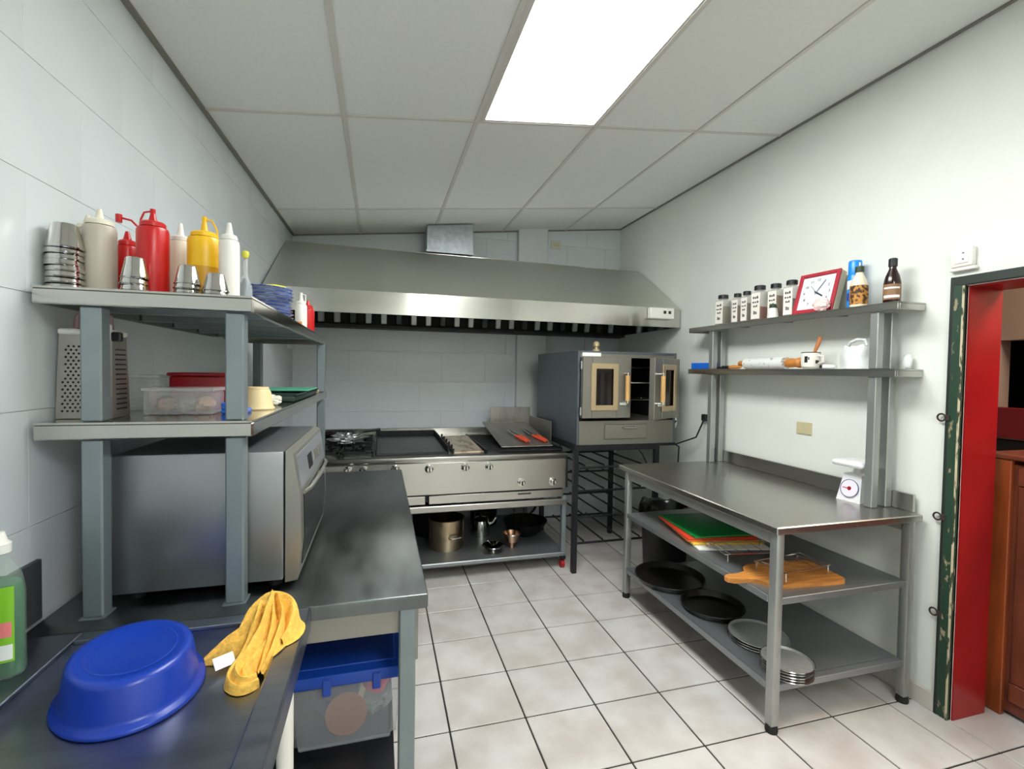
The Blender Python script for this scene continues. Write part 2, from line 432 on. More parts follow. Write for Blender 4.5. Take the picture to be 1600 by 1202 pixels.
for z in (1.332, .889, .457):
    m_ = MB().tube([(WR-.016, DY1+.066+.016*cos(t*pi/6), z+.016*sin(t*pi/6)) for t in range(12)], .004, 6, True)
    m_.box(WR-.02, WR-.011, DY1+.036, DY1+.053, z-.012, z+.012, bev=.002)
    m_.build('hinge_eye', mat('rusty_iron', (70, 58, 52), .6, .5), dr)
w2 = struct(MB().box(3.40, 3.5, -1.225, 1.3, 0, 3.0).box(3.40, 3.5, -4.0, -1.225, 1.745, 3.0).box(3.40, 3.5, -4.0, -1.225, 0, 1.14).build('wall_beyond', pink_wall))
MB().box(3.34, 3.399, -4.0, -.9, 1.15, 1.335, bev=.004).build('red_rail', red_dark, w2)
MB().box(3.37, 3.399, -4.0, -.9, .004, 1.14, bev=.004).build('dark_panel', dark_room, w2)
MB().box(3.38, 3.40, -1.232, -1.205, 1.335, 1.755, bev=.003).build('opening_trim', frame_w, w2)
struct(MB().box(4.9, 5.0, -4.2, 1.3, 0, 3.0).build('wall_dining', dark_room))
struct(MB().box(2.34, 5.0, 1.3, 1.4, 0, 3.0).box(2.34, 5.0, -4.3, -4.2, 0, 3.0).build('wall_side', pink_wall))
struct(MB().box(2.34, 5.0, -4.3, 1.4, 3.0, 3.1).build('ceiling_dining', pink_wall))
cb = thing('wooden_cabinet', 'brown wooden cabinet standing just beyond the red doorway', 'cabinet', (2.62, -2.155, 0))
MB().box(-.20, .28, -.6, .40, .02, 1.13, bev=.004).build('body', brown_w, cb)
MB().box(-.225, -.2, .32, .41, 0, 1.15, bev=.004).build('corner_post', orange_w, cb)
for z_ in (.08, 1.04): MB().box(-.22, -.201, -.6, .30, z_, z_+.08, bev=.003).build('panel_rail', brown_w, cb)
for q in range(3): MB().box(-.212, -.201, .30-.28*(q+1)+.006, .30-.28*q, .162, 1.038, bev=.003).build('plank', brown_w, cb)
MB().box(-.235, .30, -.62, .42, 1.151, 1.172, bev=.004).build('top', brown_w, cb)

# wall fittings
def plate(name, label, x, y, z, w, h, m):
    t = thing(name, label, 'wall plate', (x, y, z)); 
    MB().box(-.008, 0, -w/2, w/2, -h/2, h/2, bev=.003).build('cover', m, t); return t
t = plate('wall_plate', 'blank beige wall plate on the white wall above the right steel table', WR, -1.02, 1.197, .105, .072, beige_sw)
for dz in (-.024, .024): MB().cyl((-.0075, 0, dz), (-.0095, 0, dz), .003, n=8).build('screw', steel, t)
t = thing('wall_switch', 'small white surface mounted socket box above the doorway', 'switch', (WR, -1.79, 2.027))
MB().box(-.03, 0, -.042, .042, -.042, .042, bev=.008, seg=2).build('housing', white_pl, t)
MB().box(-.035, -.0301, -.030, .018, -.028, .030, bev=.002).build('face', lab_white, t)
for dz in (-.012, .014): MB().cyl((-.0348, -.012, dz), (-.037, -.012, dz), .004, n=8).build('hole', mat('grey_hole', (110, 112, 122), .6), t)
MB().box(-.026, 0, -.050, .046, -.058, -.0425, bev=.006, seg=2).build('lower_lip', white_pl, t)
t = thing('wall_socket', 'faint beige socket plate high on the back wall above the hood', 'socket', (1.41, DB, 2.79))
MB().box(-.055, .055, -.008, 0, -.04, .04, bev=.003).build('cover', mat('old_ivory', (206, 202, 182), .5), t)
MB().box(-.03, .03, -.011, -.0081, -.015, .015, bev=.002).build('insert', mat('old_ivory_insert', (196, 190, 165), .5), t)

# ------------------------------------------------------------------ extractor hood
hd = thing('extractor_hood', 'long stainless steel extractor hood hung across the back wall', 'hood', (0, 0, 0))
hx0, hx1 = wl(.4)+.012, 2.115
LZ0, LZ1 = 1.893, 2.048
def hv(u, y, zl, zr): return (hx0+(hx1-hx0)*u, y, zl+(zr-zl)*u)
m_ = MB()   # front canopy: lip + sloped face, thickness inward
m_.hexa([hv(0, .20, LZ0, LZ0), hv(1, .20, LZ0, LZ0), hv(1, .225, LZ0, LZ0), hv(0, .225, LZ0, LZ0), hv(0, .20, LZ1, LZ1), hv(1, .20, LZ1, LZ1), hv(1, .225, LZ1, LZ1), hv(0, .225, LZ1, LZ1)])
m_.build('front_lip', steel_h, hd)
m_ = MB().hexa([hv(0, .20, LZ1, LZ1), hv(1, .20, LZ1, LZ1), hv(1, .225, LZ1, LZ1), hv(0, .225, LZ1, LZ1),
                hv(0, 1.0, 2.54, 2.54), (hx1, .87, 2.485), (hx1, .89, 2.47), hv(0, 1.02, 2.525, 2.525)]); m_.build('canopy', steel_c, hd)
m_ = MB().hexa([hv(0, 1.0, 2.54, 2.54), (hx1, .87, 2.485), (hx1, DB-.01, 2.485), hv(0, DB-.01, 2.54, 2.54),
                hv(0, 1.0, 2.545, 2.545), (hx1, .87, 2.49), (hx1, DB-.01, 2.49), hv(0, DB-.01, 2.545, 2.545)]); m_.build('top', steel_h, hd)
for x, yt, zt in ((hx0+.001, 1.0, 2.53), (hx1-.012, .87, 2.475)):
    MB().prism([(.226, LZ0), (1.2, LZ0), (1.2, zt), (yt, zt), (.226, LZ1-.012)], x, x+.011, 'x').build('end_panel', steel_h, hd)
MB().box(hx0+.013, hx1-.013, 1.185, 1.2, 1.862, 2.47).build('back_panel', darkst, hd)
MB().box(hx0+.013, hx1-.013, 1.10, 1.184, 1.868, 1.876, bev=.002).box(hx0+.013, hx1-.013, 1.10, 1.106, 1.876, 1.89).build('grease_gutter', darkst, hd)
bx = -.95
MB().box(hx0+.02, hx1-.02, 1.150, 1.160, 1.90, 2.35).build('filter_backing', dark_in, hd)
for q in range(23):
    x = bx + q*.130
    if x+.07 > hx1-.03: break
    MB().box(-.026, .026, 0, .03, 0, .42, bev=.006).build('baffle', galv_r if q % 3 else darkst, hd, T=Tr(x+.035, 1.106, 1.905) @ Rx(radians(12)))  # every third baffle darker: uneven reflections put into the colour
cbx = thing('control_box', 'small white switch box fixed to the right end of the hood lip', 'switch', (1.915, .199, 1.998))
MB().box(-.11, .11, -.05, 0, -.045, .045, bev=.006).build('housing', white_pl, cbx)
for dx in (-.0, .045):
    for dz in (0,): MB().box(dx-.012+.02, dx+.012+.02, -.054, -.0501, -.004, .02, bev=.001).build('switch_rocker', black_cap, cbx)
dct = thing('exhaust_duct', 'galvanised square exhaust duct rising from the hood to the ceiling', 'duct', (.30, 1.10, 2.546))
MB().hexa([(-.205, -.10, 0), (.205, -.10, 0), (.205, .15, 0), (-.205, .15, 0), (-.205, -.10, .232), (.205, -.10, .277), (.205, .15, .277), (-.205, .15, .232)]).build('duct', galv_duct, dct)
MB().box(-.215, .215, -.112, -.101, 0, .018, bev=.002).build('flange', galv_duct, dct)
for dx in (-.18, .18): MB().cyl((dx, -.112, .009), (dx, -.117, .009), .005, n=8).build('screw', steel, dct)

# ------------------------------------------------------------------ cooking range
rg = thing('cooking_range', 'long stainless steel gas range with griddle along the back wall', 'range', (.17, .64, 0))
T0 = Tr(-.17, -.64, 0)
def P(mb, name, m, par): return mb.build(name, m, par, T=T0)
RX0, RX1 = -.78, 1.09
P(MB().box(RX0, RX1, .10, 1.18, .855, .893, bev=.008, seg=2), 'top_deck', steel, rg)
P(MB().box(RX0, RX1, .092, .115, .626, .853, bev=.004), 'control_panel', steel_p, rg)
P(MB().box(RX0, RX1-.02, .15, 1.16, .56, .64), 'burner_box', darkst, rg)
P(MB().box(RX0, .02, .10, .14, .556, .616, bev=.003), 'drip_tray', steel_p, rg)
P(MB().box(.045, RX1-.03, .10, .14, .556, .616, bev=.003), 'drip_tray', steel_p, rg)
P(MB().box(.70, .80, .094, .0995, .592, .602, bev=.002), 'tray_handle', darkst, rg)
P(MB().box(RX0, RX1, .085, .13, .498, .545, bev=.006), 'front_rail', steel, rg)
P(MB().box(RX0, RX1, 1.19, 1.20, .893, .968, bev=.004).box(RX0, RX1, 1.13, 1.189, .893, .90), 'backsplash', steel_p, rg)
P(MB().box(RX0, RX1, .10, 1.12, .098, .128, bev=.005), 'bottom_shelf', shelfst, rg)
for x in (RX0+.02, RX1-.02):
    for y in (.12, 1.10):
        P(MB().box(x-.018, x+.018, y-.018, y+.018, .128, .56, bev=.003), 'leg', galv, rg)
        c = P(MB().box(x-.02, x+.02, y-.02, y+.02, .07, .098, bev=.003), 'caster_fork', black_iron, rg)
        P(MB().cyl((x-.014, y+.01, .032), (x+.014, y+.01, .032), .032, n=16), 'caster_wheel', caster_red, c)
for x, z in ((-.493, .82), (-.394, .82), (-.187, .82), (.044, .812), (.30, .812), (.475, .812), (.72, .685), (.966, .68)):
    k1 = P(MB().lathe([(0, 0), (.030, 0), (.030, .006), (.022, .01), (.020, .03), (.016, .034), (0, .034)], Tr(x, .0918, z) @ Rx(pi/2), 18), 'knob', chrome, rg)
    P(MB().box(x-.004, x+.004, .049, .0575, z-.016, z+.016, bev=.001), 'knob_grip', darkst, k1)
# burners with grates at the left
for (gx0, gx1, gy0, gy1) in ((-.76, -.565, .17, .60), (-.555, -.335, .17, .60), (-.76, -.565, .62, 1.05), (-.555, -.335, .62, 1.05)):
    g = MB(); w = .007; z0, z1 = .918, .934
    for b in ((gx0, gx1, gy0, gy0+.014), (gx0, gx1, gy1-.014, gy1), (gx0, gx0+.014, gy0, gy1), (gx1-.014, gx1, gy0, gy1)): g.box(*b, z0, z1, bev=.002)
    cx, cy = (gx0+gx1)/2, (gy0+gy1)/2
    for q in range(6):
        a = q*pi/3+.3; g.box(.04, .095, -w, w, z0, z1+.004, T=Tr(cx, cy, 0) @ Rz(a))
    for yy in (gy0+.13, gy1-.13): g.box(gx0+.014, cx-.05, yy-w, yy+w, z0, z1).box(cx+.05, gx1-.014, yy-w, yy+w, z0, z1)
    for X in (gx0+.007, gx1-.007):
        for Y in (gy0+.007, gy1-.007): g.box(X-.006, X+.006, Y-.006, Y+.006, .893, z0)
    gr = P(g, 'burner_grate', black_iron, rg)
    P(MB().lathe([(0, .893), (.05, .893), (.05, .905), (.035, .912), (0, .912)], Tr(cx, cy, 0), 18), 'burner_head', black_iron, rg)
# griddle
gd = P(MB().box(-.315, .185, .20, 1.12, .8935, .912, bev=.003), 'griddle_plate', darkst, rg)
P(MB().box(-.325, -.316, .20, 1.12, .8935, .935, bev=.002).box(.186, .196, .20, 1.12, .8935, .955, bev=.002).box(-.325, .196, 1.121, 1.129, .8935, .955), 'griddle_rim', black_iron, rg)
# grill plate, side grate
P(MB().box(-.115, .115, -.35, .35, 0, .012, bev=.003, T=Tr(.345, .56, .905) @ Rx(radians(2.0))), 'grill_plate', grill_plate, rg)
g = MB()
for q in range(10): g.box(.222+.0, .236, .2+q*.075, .215+q*.075, .8935, .93+.02*(q % 2))
P(g, 'grill_edge_bars', black_iron, rg)
g = MB()
for q in range(14): g.box(.47, 1.07, .17+q*.066, .182+q*.066, .905, .915)
g.box(.468, .482, .17, 1.05, .8935, .922).box(1.06, 1.074, .17, 1.05, .8935, .922)
P(g, 'grill_grate', black_iron, rg)
tr = thing('steel_tray', 'smeared steel tray resting on the grill before the splash guard', 'tray', (.80, .22, .926))
MB().box(-.20, .215, 0, .72, 0, .006, bev=.002, T=Rx(radians(8.5))).build('sheet', guard_st, tr)
MB().box(-.20, .215, .712, .725, .006, .014, bev=.001, T=Rx(radians(8.5))).build('rolled_edge', guard_st, tr)
sg = thing('splash_guard', 'upright smeared steel splash guard behind the grill grate', 'splash guard', (.9, 1.06, .893))
MB().box(-.20, .19, 0, .008, .0, .275, bev=.002).build('back_panel', guard_st, sg)
MB().box(.181, .189, -.60, -.001, .0, .20, bev=.002).build('side_panel', guard_st, sg)
def tongs(label, loc, rz, mgrip):
    t = thing('tongs', label, 'tongs', loc, rz); t.rotation_euler.x = radians(8.5)
    for s_ in (-1, 1):
        MB().tube([(0, .0, .012), (s_*.012, .12, .012), (s_*.024, .26, .012), (s_*.006, .36, .010)], [.006, .006, .006, .009], 6).build('arm', polished, t)
        MB().tube([(s_*.010, .02, .012), (s_*.016, .10, .0125), (s_*.022, .19, .0125)], [.0105, .012, .010], 8).build('grip', mgrip, t)
    return t
tongs('orange handled tongs lying at the middle of the smeared tray', (.835, .27, .9415), radians(12), orange_grip)
tongs('orange handled tongs lying at the right end of the smeared tray by the oven', (.985, .27, .9415), radians(14), orange_grip)
sp = thing('spatula', 'dark handled grill spatula lying at the right end of the range', 'spatula', (1.055, .17, .9225), radians(10))
MB().box(-.012, .012, 0, .16, 0, .016, bev=.005).build('handle', black_iron, sp)
MB().box(-.008, .008, .16, .30, .004, .008).box(-.035, .035, .30, .42, .003, .007, bev=.001).build('blade', steel, sp)
def crumple(name, m, loc, rx, ry, rz_, seed, par=None, amp=.35, n=22):
    def f(u, v):
        a, b = u*2*pi, v*pi
        d = Vector((sin(b)*cos(a), sin(b)*sin(a), -cos(b)))
        k = 1+amp*(noise.noise(d*2.3+Vector((seed, 0, 0)))+.6*noise.noise(d*6+Vector((0, seed, 0))))
        return Vector((d.x*rx*k, d.y*ry*k, max(0, rz_+d.z*rz_*k)))
    return MB().grid(f, n, n, Tr(*loc), wrap=True)
fo = thing('aluminium_foil', 'crumpled sheet of aluminium foil on the left burner grate', 'foil', (-.53, .58, .939))
crumple('x', None, (0, 0, 0), .11, .11, .034, 3, amp=.8, n=34).build('crumpled_sheet', foil_m, fo, sharp=18)
MB().grid(lambda u, v: Vector((-.06+.12*u+.01*noise.noise(Vector((u*4, v*4, 2))), -.16+.1*v, .012+.02*abs(noise.noise(Vector((u*5, v*5, 0)))))), 9, 7).build('torn_edge', foil_m, fo, sharp=18)
sk = thing('skillet', 'black skillet with long handle at the back of the burners', 'pan', (-.62, .88, .939))
MB().lathe([(0, .002), (.10, .002), (.125, .04), (.128, .04), (.104, 0), (0, 0)], n=28).build('pan', dark_pot, sk)
MB().tube([(.124, 0, .035), (.2, 0.02, .045), (.33, .05, .055)], [.007, .010, .012], 8).build('handle', black_iron, sk)

# cookware under the range
def pot(name, label, loc, r, h, m, hm, rz=0, lid=None):
    t = thing(name, label, 'pot', loc, rz)
    MB().lathe([(0, 0), (r*.96, 0), (r, .012), (r, h-.006), (r+.006, h), (r-.002, h), (r-.004, .006), (0, .006)], n=36).build('body', m, t)
    for s_ in (0, pi):
        pts = [Vector((r-.002, -.045, h*.45)), Vector((r+.03, -.04, h*.47)), Vector((r+.036, 0, h*.48)), Vector((r+.03, .04, h*.47)), Vector((r-.002, .045, h*.45))]
        MB().tube([Rz(s_-pi*.5) @ p for p in pts], .006, 8).build('handle', hm, t)
    if lid: MB().lathe([(r+.004, h+.001), (r*.7, h+.018), (.03, h+.024), (.014, h+.026), (.014, h+.04), (0, h+.042)], n=32).build('lid', lid, t)
    return t
pot('stockpot', 'large shiny steel stockpot on the shelf under the range', (.215, .42, .128), .135, .235, pot_st, polished, radians(20))
pot('dark_stockpot', 'large dark pot behind the shiny stockpot under the range', (.17, .80, .128), .19, .27, dark_pot, black_iron)
kt = thing('kettle', 'small steel kettle with spout behind the stockpot under the range', 'kettle', (.53, .62, .128))
MB().lathe([(0, 0), (.075, 0), (.078, .02), (.07, .13), (.05, .15), (.02, .156), (0, .157)], n=28).build('body', polished, kt)
MB().tube([(.06, 0, .08), (.10, -.02, .11), (.125, -.03, .15)], [.016, .012, .009], 10).build('spout', polished, kt)
MB().tube([(-.062, 0, .13), (-.05, 0, .19), (0, 0, .215), (.05, 0, .19), (.062, 0, .13)], .006, 8).build('handle', black_iron, kt)
MB().lathe([(.012, .156), (.012, .168), (.008, .175), (0, .176)], n=12).build('lid_knob', black_iron, kt)
kt2 = pot('dark_saucepan', 'dark saucepan upside between the kettle and the black pans under the range', (.62, .92, .128), .12, .13, dark_pot, black_iron)
kt2['label'] = 'dark saucepan beside the kettle on the shelf under the range'
t = thing('dark_wok', 'wide dark pan sitting at the right rear of the shelf under the range', 'pan', (.90, .56, .128), radians(-120))
MB().lathe([(0, .0), (.09, 0), (.15, .05), (.19, .12), (.186, .122), (.145, .055), (.085, .006), (0, .006)], n=32).build('pan', dark_pot, t)
MB().tube([(-.185, 0, .115), (-.25, .02, .13), (-.31, .03, .15)], [.008, .01, .011], 8).build('handle', black_iron, t)
t = thing('copper_toned_bowl', 'small copper toned steel bowl resting on a cup under the range', 'bowl', (.71, .29, .128))
MB().lathe([(0, .0), (.022, 0), (.026, .002), (.022, .042), (.024, .044), (.05, .05), (.07, .115), (.066, .115), (.046, .054), (0, .048)], n=28).build('bowl', copper, t)
MB().lathe([(.071, .108), (.073, .113), (.071, .117), (.065, .1165)], n=28).build('rim', polished, t)
t = thing('steel_strainer', 'steel strainer with wire loops at the front of the range shelf', 'strainer', (.545, .22, .128))
MB().lathe([(0, 0), (.022, 0), (.018, .02), (.06, .04), (.085, .055), (.083, .057), (.055, .043), (0, .026)], n=28).build('dish', polished, t)
for q in range(5): MB().tube([(.03*cos(q*1.256+.025*k)*sin(k*pi/8)+.012*cos(q*1.256), .03*sin(q*1.256)*sin(k*pi/8)+.012*sin(q*1.256), .05+.05*sin(k*pi/8)*.6+.01*k/8) for k in range(9)], .0025, 5).build('wire_loop', polished, t)

# ------------------------------------------------------------------ oven and its stand
rk = thing('oven_stand', 'black steel oven stand with tray runner rods', 'stand', (1.45, .37, 0))
T0 = Tr(-1.45, -.37, 0)
SX0, SX1, SY0, SY1, SZ = 1.118, 1.80, .015, .76, .963
for x in (SX0, SX1):
    for y in (SY0, SY1): P(MB().box(x-.019, x+.019, y-.019, y+.019, 0, SZ, bev=.003), 'leg', black_paint, rk)
P(MB().box(SX0+.019, SX1-.019, SY0-.015, SY0+.015, SZ-.045, SZ).box(SX0+.019, SX1-.019, SY1-.015, SY1+.015, SZ-.045, SZ)
  .box(SX0-.015, SX0+.015, SY0+.019, SY1-.019, SZ-.04, SZ).box(SX1-.015, SX1+.015, SY0+.019, SY1-.019, SZ-.04, SZ), 'top_frame', black_paint, rk)
P(MB().box(SX1+.019, 1.96, SY0-.015, SY0+.015, SZ-.02, SZ).box(SX1+.019, 1.96, SY1-.015, SY1+.015, SZ-.02, SZ), 'side_bracket', black_paint, rk)
for z in (.20, .40, .60, .78):
    P(MB().cyl((SX0+.019, SY0+.05, z), (SX1-.019, SY0+.05, z), .009, n=8), 'cross_rod', black_paint, rk)
    P(MB().cyl((SX0+.019, SY1-.03, z), (SX1-.019, SY1-.03, z), .009, n=8), 'cross_rod', black_paint, rk)
    for q in range(4):
        x = SX0+.10+q*.16
        P(MB().cyl((x, SY0+.05, z+.015), (x, SY1-.03, z+.015), .007, n=8), 'tray_runner', black_paint, rk)
ov = thing('convection_oven', 'grey steel convection oven with two glazed doors on black stand', 'oven', (1.535, .46, SZ))
T0 = Tr(-1.535, -.46, -SZ); OZ = SZ
OX0, OX1, OY1, OT = 1.115, 1.955, .92, 1.668
P(MB().box(OX0, OX0+.02, .0, OY1, OZ+.001, OT, bev=.003), 'side_panel', oven_side, ov)
P(MB().box(OX1-.02, OX1, .0, OY1, OZ+.001, OT, bev=.003), 'side_panel', oven_side, ov)
P(MB().box(OX0+.02, OX1-.02, .0, OY1, OT-.02, OT, bev=.002), 'top_panel', oven_side, ov)
P(MB().box(OX0+.02, OX1-.02, OY1-.02, OY1, OZ+.001, OT-.02), 'rear_panel', oven_side, ov)
P(MB().box(OX0+.02, OX1-.02, .0, OY1-.02, OZ+.001, OZ+.18), 'lower_front', oven_front, ov)
P(MB().box(OX0+.02, OX1-.02, 0, .03, OT-.045, OT-.02), 'upper_front', oven_front, ov)
P(MB().box(OX0+.02, OX0+.024, .05, OY1-.02, OZ+.18, OT-.02).box(OX1-.024, OX1-.02, .05, OY1-.02, OZ+.18, OT-.02).box(OX0+.024, OX1-.024, OY1-.025, OY1-.02, OZ+.18, OT-.02), 'cavity_lining', dark_in, ov)
for z in (1.30, 1.43, 1.55):
    g = MB()
    for q in range(9): g.cyl((OX0+.05+q*.092, .06, z), (OX0+.05+q*.092, OY1-.05, z), .003, n=5)
    g.cyl((OX0+.025, .06, z), (OX1-.025, .06, z), .005, n=6).cyl((OX0+.025, .5, z), (OX1-.025, .5, z), .005, n=6)
    P(g, 'oven_rack', polished, ov)
def oven_door(hinge_x, sgn, ang):
    T = T0 @ Tr(hinge_x, -.002, 0) @ Rz(ang)
    w, z0, z1 = .395, 1.168, 1.622
    def bx(a, b, y0, y1, c, d, bev=.002): 
        x0, x1 = sorted((sgn*a, sgn*b)); return (x0, x1, y0, y1, c, d, bev)
    wa, wb, wz0, wz1 = .075, .275, 1.235, 1.565
    m_ = MB()
    for b in ((0, wa, z0, z1), (wb, w, z0, z1), (wa, wb, z0, wz0), (wa, wb, wz1, z1)): m_.box(*bx(b[0], b[1], -.045, 0, b[2], b[3], .003))
    d = m_.build('door', oven_front, ov, T=T)
    m_ = MB()
    for b in ((wa-.01, wa+.03, wz0-.01, wz1+.01), (wb-.03, wb+.01, wz0-.01, wz1+.01), (wa+.03, wb-.03, wz0-.01, wz0+.03), (wa+.03, wb-.03, wz1-.03, wz1+.01)): m_.box(*bx(b[0], b[1], -.055, -.0455, b[2], b[3], .003))
    m_.build('window_trim', gold, d, T=T)
    MB().box(*bx(wa, wb, -.035, -.025, wz0, wz1, 0)).build('window_glass', glass_dk, d, T=T)
    hx = .345
    MB().cyl((sgn*hx, -.085, 1.30), (sgn*hx, -.085, 1.49), .017, n=14).build('handle_grip', woodh, d, T=T)
    m_ = MB().cyl((sgn*hx, -.085, 1.49), (sgn*hx, -.085, 1.51), .01, n=8).cyl((sgn*hx, -.085, 1.28), (sgn*hx, -.085, 1.30), .01, n=8)
    m_.cyl((sgn*hx, -.085, 1.503), (sgn*hx, -.0455, 1.503), .007, n=8).cyl((sgn*hx, -.085, 1.287), (sgn*hx, -.0455, 1.287), .007, n=8).box(*bx(hx-.05, hx+.01, -.056, -.0455, 1.265, 1.285, .002))
    m_.build('handle_bracket', chrome, d, T=T)
    for z in (1.22, 1.56): MB().cyl((sgn*-.006, -.03, z-.03), (sgn*-.006, -.03, z+.03), .009, n=8).build('hinge', chrome, d, T=T)
oven_door(OX0+.022, 1, 0)
oven_door(OX1-.022, -1, radians(30))
P(MB().box(1.34, 1.70, -.012, -.001, 1.005, 1.118, bev=.004), 'drawer_front', oven_front, ov)
P(MB().box(1.48, 1.60, -.03, -.0125, 1.085, 1.098, bev=.003), 'drawer_handle', polished, ov)
P(MB().box(1.15, 1.30, -.004, -.001, 1.628, 1.655), 'sticker', lab_white, ov)
P(MB().lathe([(0, 0), (.03, 0), (.03, .012), (.014, .02), (.014, .035), (.024, .04), (.024, .06), (.012, .075), (0, .076)], Tr(1.285, .05, OT), 16), 'vent_knob', gold, ov)
P(MB().lathe([(0, 0), (.07, 0), (.07, .03), (.05, .05), (0, .055)], Tr(OX1, .09, 1.12) @ Ry(pi/2), 24), 'fan_housing', chrome, ov)
cd = MB().tube([(1.955, .30, 1.02), (2.02, .10, .93), (2.06, -.12, 1.02), (2.085, -.15, 1.12), (2.10, -.15, 1.16)], .006, 6)
cdo = tag(cd.build('power_cable', rubber), 'black power cable hanging between the oven and the right wall', 'cable')
MB().box(2.095, 2.129, -.175, -.125, 1.15, 1.20, bev=.005).build('plug', rubber, cdo)
cd = MB().tube([(1.62, -.012, .935), (1.66, -.022, .88), (1.72, -.03, .76), (1.80, -.03, .70), (1.90, -.02, .72), (1.99, 0, .80), (2.03, .05, .92), (1.97, .12, .975)], .007, 6)
tag(cd.build('gas_hose', rubber), 'black hose looping below the oven in front of its stand', 'hose')

# ------------------------------------------------------------------ waste bin
bn = thing('waste_bin', 'black waste bin lined with a black bag behind the right table', 'bin', (1.735, -.225, 0))
MB().lathe([(0, 0), (.145, 0), (.172, .48), (.177, .49), (.170, .49), (.165, .48), (.14, .01), (0, .01)], n=32).build('bin', bin_black, bn)
def bagf(u, v):
    a = u*2*pi; k = noise.noise(Vector((cos(a)*3, sin(a)*3, v*2.5)))
    prof = [(.185, .40), (.192, .48), (.186, .545), (.160, .56), (.138, .51), (.10, .42), (.0, .40)]
    f = v*(len(prof)-1); i = min(int(f), len(prof)-2); f -= i
    r = prof[i][0]*(1-f)+prof[i+1][0]*f; z = prof[i][1]*(1-f)+prof[i+1][1]*f
    return Vector((cos(a)*r*(1+.05*k), sin(a)*r*(1+.05*k), z+.03*k*(1-v*.5)))
MB().grid(bagf, 48, 16, wrap=True).build('bag', bag_black, bn, sharp=50)

# ------------------------------------------------------------------ right steel table
tb = thing('steel_table', 'stainless steel work table with two undershelves by the right wall', 'table', (1.70, -1.01, 0))
T0 = Tr(-1.70, 1.01, 0)
TX0, TX1, TY0, TY1, TZ = 1.285, 2.105, -1.685, -.335, .880
P(MB().box(TX0, TX1, TY0, TY1, TZ-.032, TZ, bev=.004), 'tabletop', steel, tb)
P(MB().box(TX1-.008, TX1+.008, TY0+.04, TY1+.09, TZ+.001, .962, bev=.002), 'backsplash', steel, tb)
LX0, LX1, LY0, LY1 = 1.315, 2.06, -1.655, -.425
P(MB().box(LX0-.015, LX0+.015, LY0+.02, LY1-.02, TZ-.082, TZ-.032, bev=.002).box(LX1-.015, LX1+.015, LY0+.02, LY1-.02, TZ-.082, TZ-.032, bev=.002)
  .box(LX0+.02, LX1-.02, LY1-.015, LY1+.015, TZ-.082, TZ-.032, bev=.002), 'apron', galv_r, tb)
for x in (LX0, LX1):
    for y in (LY0, LY1):
        P(MB().box(x-.02, x+.02, y-.02, y+.02, .03, TZ-.033, bev=.006, seg=2), 'leg', galv_r, tb)
        P(MB().lathe([(0, 0), (.024, 0), (.026, .01), (.023, .031), (0, .031)], Tr(x, y, 0), 16), 'foot', rubber, tb)
for z in (.575, .205): P(MB().box(LX0-.006, LX1-.021, LY0+.021, LY1-.021, z-.006, z).box(LX0-.02+.001, LX0-.007, LY0+.021, LY1-.021, z-.03, z, bev=.002).box(LX0+.021, LX1-.021, LY0-.014, LY0+.02, z-.03, z, bev=.002).box(LX0-.006, LX1-.021, LY1-.03, LY1-.021, z-.03, z-.007), 'undershelf', shelfst, tb)
# over-shelf on the table
os_ = thing('table_overshelf', 'two tier steel shelf rack on four posts standing on right table', 'shelf', (2.03, -.88, TZ))
T0 = Tr(-2.03, .88, -TZ)
for z in (1.852, 1.545): P(MB().box(1.955, 2.125, -1.645, -.145, z-.006, z).box(1.955, 1.967, -1.645, -.145, z-.036, z-.006, bev=.002).box(1.967, 2.125, -1.645, -1.633, z-.036, z-.006, bev=.002).box(1.967, 2.125, -.157, -.145, z-.036, z-.006), 'shelf_board', steel, os_)
for x in (1.987, 2.075):
    for y in (-1.53, -.29 if x < 2 else -.27):
        if y > -.3: y -= .09
        P(MB().box(x-.020, x+.020, y-.020, y+.020, TZ+.0005, 1.508, bev=.003), 'post', galv_r, os_)
        P(MB().box(x-.020, x+.020, y-.020, y+.020, 1.546, 1.815, bev=.003), 'post', galv_r, os_)
for yy in (-.55, -.9, -1.25): P(MB().box(1.968, 2.124, yy-.02, yy+.02, 1.83, 1.8455), 'stiffener', galv_r, os_)

# things on the mid undershelf
Z = .575
BT = Tr(1.575, -.905, 0) @ Rz(radians(-13))
boards = [('white', white_pl, (.0, -.075), 0), ('yellow', yellow_b, (.0, -.02), 1), ('orange', orange_b, (-.012, -.005), -1), ('red', red_b, (-.02, .004), 2), ('green', green_b, (0, .008), 6)]
for q, (nm, mm, off, rot) in enumerate(boards):
    t = thing('cutting_board', nm+' plastic cutting board '+('lying on top of' if q == 4 else 'lowest in' if q == 0 else 'within')+' the stack on the table undershelf', 'cutting board', (1.57+off[0], -.905+off[1], Z+q*.011), radians(-12+rot))
    MB().box(-.20, .20, -.20, .20, .0005, .0105, bev=.003, seg=2).build('board', mm, t)
